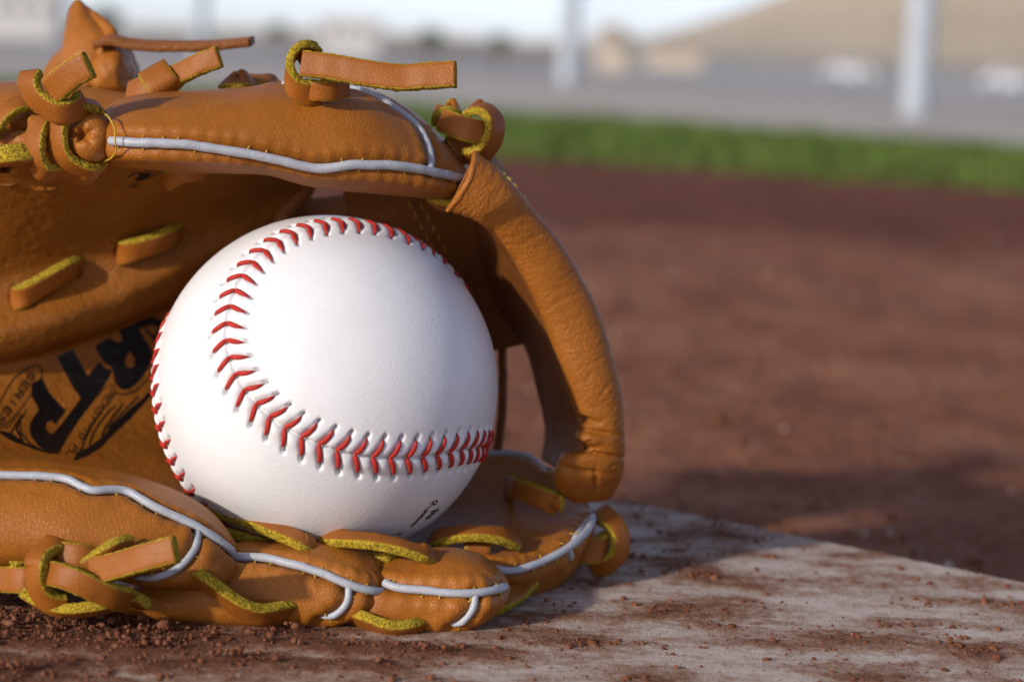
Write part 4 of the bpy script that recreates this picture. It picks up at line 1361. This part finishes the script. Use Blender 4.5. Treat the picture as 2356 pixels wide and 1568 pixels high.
lace([(1172, 1118, 487), (1190, 1122, 478), (1228, 1136, 473), (1262, 1150, 470), (1284, 1160, 471)], (.18, 1, -.35), w=4.8)
lace([(1291, 1136, 469), (1297, 1155, 467.8), (1292, 1175, 468.5)], (-.75, .1, .6), anchor='edge', w=3.6, t=1.5)
# knot at the index finger tip
lace([(1352, 1192, 480), (1372, 1199, 474), (1394, 1214, 471), (1409, 1240, 470), (1405, 1268, 470), (1382, 1284, 471), (1355, 1285, 473)], [(.5, .4, .8), (.5, .5, .8), (.7, .4, .7), (.8, .1, .7), (.7, -.3, .7), (.3, -.7, .7), (0, -.8, .6)], anchor='edge', w=4.8, t=1.9)
lace([(1330, 1262, 470), (1352, 1268, 469), (1375, 1262, 470), (1392, 1248, 473)], (.35, 1, .2), w=5.6)
# lacing across the palm
def on_palm(l):
    return [(x, y, float(palm_Y(np.array([[float(x)]]), np.array([[float(y)]]))[0, 0]) + dz) for x, y, dz in l]
lace(on_palm([(30, 690, 0), (50, 681, -2.6), (105, 650, -3.6), (155, 621, -2.8), (184, 612, 0.5)]), (.36, .85, -.55), w=5.2, t=2.2)
lace(on_palm([(272, 584, 0), (293, 578, -2.6), (345, 564, -3.6), (392, 545, -2.8), (416, 531, .8)]), (.25, .85, -.6), w=5.2, t=2.2)
lace(on_palm([(380, 414, 0), (400, 404, -2.4), (430, 397, -3), (470, 390, -1)]), (.1, .6, -.8), w=4.6)

def za(l, Y):        # top left knot
    return [(x * .2049, 90.9 + y * .2049, (Y[i] if isinstance(Y, (list, tuple)) else Y)) for i, (x, y) in enumerate(l)]
# thong wrapped round the rolled knob
lace(za([(1170, 850), (1080, 790), (960, 768), (820, 830), (740, 980), (742, 1150), (800, 1310), (900, 1380), (1050, 1430), (1190, 1370)], [445, 443, 441, 440, 439.5, 439.5, 440, 441, 442.5, 446]),
     [(-.5, .5, .7), (-.6, .4, .7), (-.6, .4, .7), (-.75, .2, .6), (-.82, 0, .6), (-.82, -.05, .6), (-.7, -.2, .65), (-.5, -.3, .8), (-.4, -.3, .9), (-.3, -.3, .9)], anchor='edge', w=5.0, t=1.7)
lace(za([(600, 900), (540, 960), (500, 1060), (482, 1200), (500, 1340), (560, 1430), (660, 1420), (800, 1440), (940, 1460), (1080, 1430)], [443, 441, 440, 439.5, 440, 441, 443, 444, 445, 447]),
     [(-.7, .3, .6), (-.8, .1, .6), (-.82, 0, .6), (-.82, 0, .6), (-.8, -.1, .6), (-.5, -.2, .8), (-.2, -.3, .9), (0, -.3, .95), (0, -.3, .95), (0, -.3, .95)], anchor='edge', w=5.0, t=1.7)
lace(za([(460, 830), (340, 790), (200, 810), (90, 900), (20, 1010), (-20, 1120)], [448, 446, 444.5, 444, 444, 446]), [(-.3, .6, .7), (-.4, .6, .7), (-.6, .5, .7), (-.75, .3, .6), (-.8, .1, .6), (-.8, 0, .6)], anchor='edge', w=4.6, t=1.7)
lace(za([(-260, 1300), (-60, 1310), (120, 1300), (330, 1290)], [444, 441, 440, 442]), (0, .35, -.94), w=2.8, t=4.0)
# top left knot with its cut end
lace(za([(470, 375), (425, 440), (450, 560), (560, 660), (690, 705), (810, 670), (862, 580)], [440, 438.5, 437.5, 437, 437, 438, 441]), [(-.5, .4, .8), (-.75, .1, .7), (-.75, -.2, .7), (-.6, -.5, .7), (-.3, -.8, .6), (0, -.8, .6), (.3, -.7, .7)], anchor='edge', w=5.0, t=1.9)
lace(za([(590, 590), (700, 480), (840, 370), (1000, 285)], [438.5, 436, 434.5, 433.5]), (.55, -.85, .0), w=5.4, t=2.2)
# second knot, further back
lace([(300, 213, 470), (330, 203, 467), (365, 199, 466)], (.5, 1, -.1), w=4.6)
lace([(352, 160, 466), (362, 178, 463), (376, 196, 462), (392, 212, 464)], (1, .62, .1), w=6.5, t=2.0)
lace([(372, 186, 466), (410, 172, 464), (455, 150, 462), (505, 131, 461)], (.35, 1, -.1), w=4.4, t=2.0)
lace([(505, 204, 470), (530, 199, 466), (560, 198, 466), (590, 204, 470)], (0, .5, 1), anchor='edge', w=4.5, t=1.5)
lace([(545, 200, 478), (580, 190, 474), (615, 192, 475), (640, 203, 479)], (0, .5, 1), w=5)
# third knot on top of the thumb
a_ = [(738, 112, 448), (722, 103, 445.5), (700, 101, 444), (677, 115, 443), (667, 142, 442.5), (674, 168, 442.5), (692, 184, 443), (715, 189, 444), (745, 188, 446)]
lace(a_, [(.3, -.3, 1), (.25, -.1, 1), (.1, 0, 1), (0, 0, 1), (-.1, -.1, 1), (-.05, -.3, .9), (.1, -.6, .8), (.25, -.65, .75), (.4, -.5, .8)], anchor='edge', w=5.2, t=1.75)
lace([(700, 205, 447), (730, 208, 444), (762, 209, 444.5), (797, 200, 448)], (.0, .8, -.3), w=4.0, t=1.8)
lace([(696, 147, 441.5), (750, 153, 440.5), (804, 162, 439.5), (870, 173, 438.5), (930, 179, 438), (985, 175, 437), (1049, 171, 436)], [(.05, 1, .05), (.05, 1, .05), (.1, 1, .05), (.1, 1, .1), (.05, 1, .15), (0, 1, .15), (0, 1, .15)], w=5.1, t=2.2)
# knot between thumb and web
lace([(1000, 290, 473), (1003, 265, 471), (1022, 252, 470), (1046, 256, 470), (1060, 270, 472)], (.1, .1, 1), anchor='edge', w=4.5, t=1.6)
lace([(1020, 275, 467), (1050, 290, 463.5), (1080, 300, 462), (1110, 306, 463)], (.15, 1, .12), w=5.0, t=2.0)
lace([(1068, 268, 465), (1082, 258, 463), (1100, 256, 462), (1118, 270, 461.5), (1122, 292, 461), (1117, 316, 461), (1102, 336, 461.5), (1080, 346, 463), (1062, 346, 465)], [(.2, .3, 1), (.3, .3, .9), (.4, .25, .85), (.55, .1, .8), (.6, 0, .8), (.55, -.15, .8), (.4, -.3, .85), (.2, -.4, .9), (0, -.4, .9)], anchor='edge', w=5.2, t=1.9)
lace([(1045, 310, 470), (1060, 335, 469), (1082, 372, 469)], (.8, .3, .2), w=4.5)
lace([(985, 452, 462), (1010, 462, 460), (1040, 465, 459)], (.1, -.25, .95), anchor='edge', w=4, t=1.8)

# wrist strap loop at the back left
ribbon('wrist_strap', [(158, 22, 512), (150, 60, 508), (143, 105, 505), (142, 150, 503), (150, 205, 502)],
       [(196, 14, 514), (238, 52, 509), (258, 85, 503), (240, 130, 500), (225, 200, 499)], 3.0, M['leather'], nu=70, bulge=2.4, lumps=.5, seed=5.)
tube('wrist_strap_hem', PP([(182, 14, 513), (215, 38, 510), (246, 66, 505), (258, 84, 502), (246, 105, 500), (228, 128, 499)]), [1.0, 1.3, 1.5, 1.6, 1.5, 1.0], M['leather'], glove, 18, 3., .2)
ribbon('wrist_strap_side', [(72, 200, 514), (98, 165, 516), (120, 132, 517), (142, 112, 516)], [(100, 205, 512), (118, 172, 513), (136, 148, 513), (152, 138, 511)], 2.2, M['leather'], nu=40, lumps=.3, seed=6.)
bs_ = Surf([ring_tb((x, yt), (x, yb), Y, d, p=.85, lean=2) for x, yt, yb, Y, d in ((205, 175, 190, 503, 1), (218, 135, 215, 503, 6), (240, 112, 226, 503, 9), (266, 104, 230, 503, 10), (290, 110, 228, 503, 9), (308, 130, 222, 503, 6.5), (317, 155, 200, 503, 3), (319, 175, 180, 503, .4))], 110, 80)
bs_.lumps(.9, .16, 3.); bs_.lumps(.4, .45, 8.)
bs_.build('wrist_pad', M['leather'], glove)
lace([(225, 100, 498), (250, 92, 497), (300, 101, 496), (360, 106, 495), (420, 107, 494), (500, 104, 493), (580, 95, 492)], [(0, .3, 1), (0, .35, 1), (0, .38, 1), (0, .38, 1), (0, .36, 1), (0, .34, 1), (0, .3, 1)], w=5.2, t=1.7, mats=[M['lace'], M['dull']], name='wrist_strap_tail')
# small twist of yellow thread at the knob
tube('thread_loop', PP([(240, 262, 443), (252, 272, 438), (263, 295, 436.5), (265, 320, 435.5), (267, 345, 437), (258, 362, 440), (240, 372, 444)]), .17, M['thread'], glove, 8, 1., .08)
# ------------------------------------------------------------------ ball
BR = 37.0
BC = CAM + (Fv * FPX + Rv * (751 - 1178) - Uv * (889.6 - 784)) / FPX * (BR * FPX / 394.3)
ball = empty('baseball', (BC[0], BC[1], BC[2] - BR))
tag(ball, 'white leather baseball with red stitching resting in the glove', 'baseball')
zz = 1400 / 1689
def cvz(l): return [((550 + a * zz) / 1.6502, (780 + b * zz) / 1.6502) for a, b in l]
SEAM_MAIN = cvz([(1455, 335), (1360, 235), (1290, 190), (1225, 160), (1160, 130), (1090, 108), (1020, 92), (945, 85), (875, 88), (800, 95), (735, 110), (670, 135), (600, 165), (545, 210), (485, 260), (435, 330), (405, 400), (380, 490), (370, 575), (380, 640), (395, 715), (415, 795), (465, 870), (530, 935), (600, 1000), (675, 1040), (765, 1080), (840, 1105), (920, 1135), (985, 1145), (1060, 1148), (1130, 1155), (1200, 1155), (1270, 1150), (1335, 1140), (1395, 1130), (1440, 1120), (1480, 1115), (1520, 1112)])
SEAM_LEFT = cvz([(65, 640), (55, 800), (60, 900), (75, 980), (105, 1080), (135, 1165), (180, 1245), (230, 1320), (280, 1375)])
def on_ball(x, y, r=BR):
    d = ray(x, y); o = CAM - BC; b = o @ d; q = b * b - (o @ o - r * r)
    t = -b - math.sqrt(max(q, 0)); p = o + d * t
    return p / np.linalg.norm(p)
def rot(v):
    v = np.array(v); a = np.linalg.norm(v); k = v / a
    K = np.array([[0, -k[2], k[1]], [k[2], 0, -k[0]], [-k[1], k[0], 0]])
    return np.eye(3) + np.sin(a) * K + (1 - np.cos(a)) * K @ K
A_ = 0.3857892896400546
T_ = np.linspace(0, 4 * np.pi, 1600, endpoint=False)
th_ = np.pi / 2 - (np.pi / 2 - A_) * np.cos(T_); ph_ = T_ / 2 + A_ * np.sin(2 * T_)
S = np.stack([np.sin(th_) * np.cos(ph_), np.sin(th_) * np.sin(ph_), np.cos(th_)], 1) @ rot([1.4366405324566536, 1.6832104190076107, -2.552930184523793]).T
_r = math.radians(4.6)             # the seam was measured in a frame turned by this much
_Ro, _Uo = R0 * math.cos(_r) + U0 * math.sin(_r), U0 * math.cos(_r) - R0 * math.sin(_r)
S = (S @ np.stack([_Ro, _Uo, Fv]).T) @ np.stack([Rv, Uv, Fv])
# gentle correction of the ideal seam towards this ball's own seam
meas = np.array([on_ball(*p) for p in SEAM_MAIN] + [unit(on_ball(*p) + Fv * .085 - Rv * .01) for p in SEAM_LEFT])
near = (meas @ S.T).argmax(1)
res = meas - S[near]
dots = np.clip(S @ meas.T, -1, 1)
Wt = np.exp(-(np.arccos(dots) / .14) ** 2)
for _ in range(1):
    S = unit(S + (Wt @ res) / (Wt.sum(1, keepdims=True) + .35))
for _ in range(30):
    S = unit((np.roll(S, 1, 0) + 2 * S + np.roll(S, -1, 0)) / 4)
Sc = np.vstack([S, S[:1]])
sl = np.concatenate([[0], np.cumsum(np.linalg.norm(np.diff(Sc, axis=0), axis=1))]) * BR
NST = 108
NF = NST * 30
ss = np.linspace(0, sl[-1], NF, endpoint=False)
Q = unit(np.stack([np.interp(ss, sl, Sc[:, j]) for j in range(3)], 1))
Tq = unit(np.roll(Q, -1, 0) - np.roll(Q, 1, 0))
Sq = np.cross(Q, Tq)               # sideways
# direction of travel: arms open towards the lower run of the seam
i0 = (Q @ on_ball(*SEAM_MAIN[18])).argmax(); want = on_ball(*SEAM_MAIN[22]) - on_ball(*SEAM_MAIN[15])
SGN = 1.0 if Tq[i0] @ want > 0 else -1.0
SP = sl[-1] / NST
HOLE_T, ALONG = 4.25, 1.8
def cover():
    n = 205
    g = np.tan(np.linspace(-1, 1, n) * np.pi / 4)
    A, B = np.meshgrid(g, g, indexing='ij')
    one = np.ones_like(A)
    vs, fs, o = [], [], 0
    fc = grid_faces(n, n)
    for ax in range(3):
        for sg in (-1, 1):
            c = [None] * 3; c[ax] = sg * one; c[(ax + 1) % 3] = A * sg; c[(ax + 2) % 3] = B
            vs.append(unit(np.stack(c, -1).reshape(-1, 3))); fs.append(fc + o); o += n * n
    v = np.vstack(vs); f = np.vstack(fs)
    # merge the shared borders
    key = np.round(v * 1e5).astype(np.int64)
    _, idx, inv = np.unique(key, axis=0, return_index=True, return_inverse=True)
    v = v[idx]; f = inv.ravel()[f]
    kd = KDTree(NF)
    for i, q in enumerate(Q): kd.insert(q, i)
    kd.balance()
    k = np.empty(len(v), int); dd = np.empty(len(v))
    for i, q in enumerate(v):
        _, j, d = kd.find(q); k[i] = j; dd[i] = d
    dd *= BR
    t = np.abs(((v - Q[k]) * Sq[k]).sum(1)) * BR
    s = ss[k] * SGN + ((v - Q[k]) * Tq[k]).sum(1) * BR * SGN
    off = ALONG * np.clip(t, 0, HOLE_T + .5) / HOLE_T
    ph = ((s - off) / SP + .5) % 1.0 - .5
    dl = np.abs(ph) * SP
    band = 1 / (1 + np.exp((dd - 4.3) / .35))
    puff = .58 * np.exp(-((dd - 1.7) / 1.55) ** 2) * (1 - np.exp(-(dl / 1.0) ** 2))
    dent = -.36 * np.exp(-(dl / .55) ** 2) * band
    groove = -.75 * np.exp(-(dd / .34) ** 2)
    hole = -2.2 * np.exp(-((t - HOLE_T - .1) / .55) ** 2 - (dl / .36) ** 2) * (dd < 6)
    r = BR + puff + dent + groove + hole
    o = mesh_obj('leather_cover', v * r[:, None] + BC, f, M['ball'], ball)
    fix_normals(o)
cover()
# stitches: one shared mesh for each side, turned into place
def stitch_mesh(side):
    n, ns = 14, 8
    u = np.linspace(0, 1, n)
    lat = .12 + (HOLE_T - .45) * u
    al = ALONG * lat / HOLE_T + .25 * np.sin(u * np.pi)
    hgt = .10 + .30 * np.sin(np.clip(u * 1.05, 0, 1) * np.pi) ** .7 - .75 * np.clip(u - .82, 0, 1) / .18 - .25 * (1 - np.clip(u / .12, 0, 1))
    sag = BR - np.sqrt(BR ** 2 - lat ** 2)
    path = np.stack([al, lat * side, hgt - sag], 1)
    rw = .47 * (np.sin(np.clip(u * .8 + .22, 0, 1) * np.pi) ** .6) + .05
    rh = .34 * (np.sin(np.clip(u * .8 + .2, 0, 1) * np.pi) ** .5) + .05
    T = unit(np.gradient(path, axis=0)); up = np.array([0, 0, 1.0])
    Bq = unit(np.cross(T, up)); Nq = np.cross(Bq, T)
    th = np.arange(ns) * 2 * np.pi / ns
    v = path[:, None] + Bq[:, None] * (np.cos(th)[None, :, None] * rw[:, None, None]) + Nq[:, None] * (np.sin(th)[None, :, None] * rh[:, None, None])
    v = v.reshape(-1, 3) * .001
    f = [tuple(int(a) for a in q) for q in grid_faces(n, ns, True)]
    me = bpy.data.meshes.new('stitch'); me.from_pydata(v.tolist(), [], f)
    me.materials.append(M['redthread'])
    me.polygons.foreach_set('use_smooth', np.ones(len(me.polygons), bool))
    bm = bmesh.new(); bm.from_mesh(me); bmesh.ops.recalc_face_normals(bm, faces=bm.faces); bm.to_mesh(me); bm.free()
    return me
sm = {1: stitch_mesh(1), -1: stitch_mesh(-1)}
bo = Vector(ball.location)
for i in range(NST):
    j = int(round(i * 30)) % NF
    q, t = Q[j], Tq[j] * SGN
    sx = np.cross(q, t)
    for side in (1, -1):
        o = bpy.data.objects.new('stitch', sm[side])
        COL.objects.link(o)
        o.parent = ball
        pos = (q * BR + BC) * .001
        loc = Vector(pos) - bo
        o.matrix_local = Matrix(((t[0], sx[0], q[0], loc[0]), (t[1], sx[1], q[1], loc[1]), (t[2], sx[2], q[2], loc[2]), (0, 0, 0, 1)))
# printed words
def print_on_ball():
    k2 = 350 / 2195
    def zt(x, y): return ((1400 + x * k2) / 1.6502, (1850 + y * k2) / 1.6502)
    strokes = []
    def word(txt, bases, ups, wids):
        for ch, b, u, wv in zip(txt, bases, ups, wids):
            for st in GLY[ch]:
                strokes.append([zt(b[0] + wv[0] * x + u[0] * y, b[1] + wv[1] * x + u[1] * y) for x, y in st])
    word('Rubber', [(1450, 385), (1375, 490), (1290, 606), (1198, 712), (1098, 815), (1000, 915)],
         [(172, -75), (150, -72), (140, -75), (135, -72), (118, -62), (100, -55)], [(0, 66), (-75, 98), (-78, 90), (-85, 92), (-80, 85), (-55, 52)])
    word('Co', [(500, 1150), (440, 1200)], [(235, -85), (180, -70)], [(20, 45), (-60, 40)])
    word('80 R', [(1490, 560), (1445, 640), (1400, 690), (1335, 725)], [(150, -62), (110, -45), (90, -40), (110, -45)], [(20, 45), (5, 28), (0, 20), (25, 30)])
    parts = []
    for st in strokes:
        q, _ = even(np.array([(x, y, 0) for x, y in st]), n=max(4, 5 * len(st)))
        pts = []
        for x, y, _z in q:
            d = ray(x, y); o = CAM - BC; b = o @ d; qq = b * b - (o @ o - BR ** 2)
            if qq <= 0: continue
            pts.append(unit(o + d * (-b - math.sqrt(qq))))
        if len(pts) < 3: continue
        pts = np.array(pts)
        Tt = unit(np.gradient(pts, axis=0)); Ss = np.cross(pts, Tt)
        wdt = .19 / BR
        l = unit(pts - Ss * wdt) * (BR + .07) + BC; r = unit(pts + Ss * wdt) * (BR + .07) + BC
        n = len(pts)
        parts.append((np.vstack([l, r]), [(i, i + 1, n + i + 1, n + i) for i in range(n - 1)]))
    v, f = combine(parts)
    o = mesh_obj('printed_words', v, f, M['ink'], ball, smooth=False)
print_on_ball()
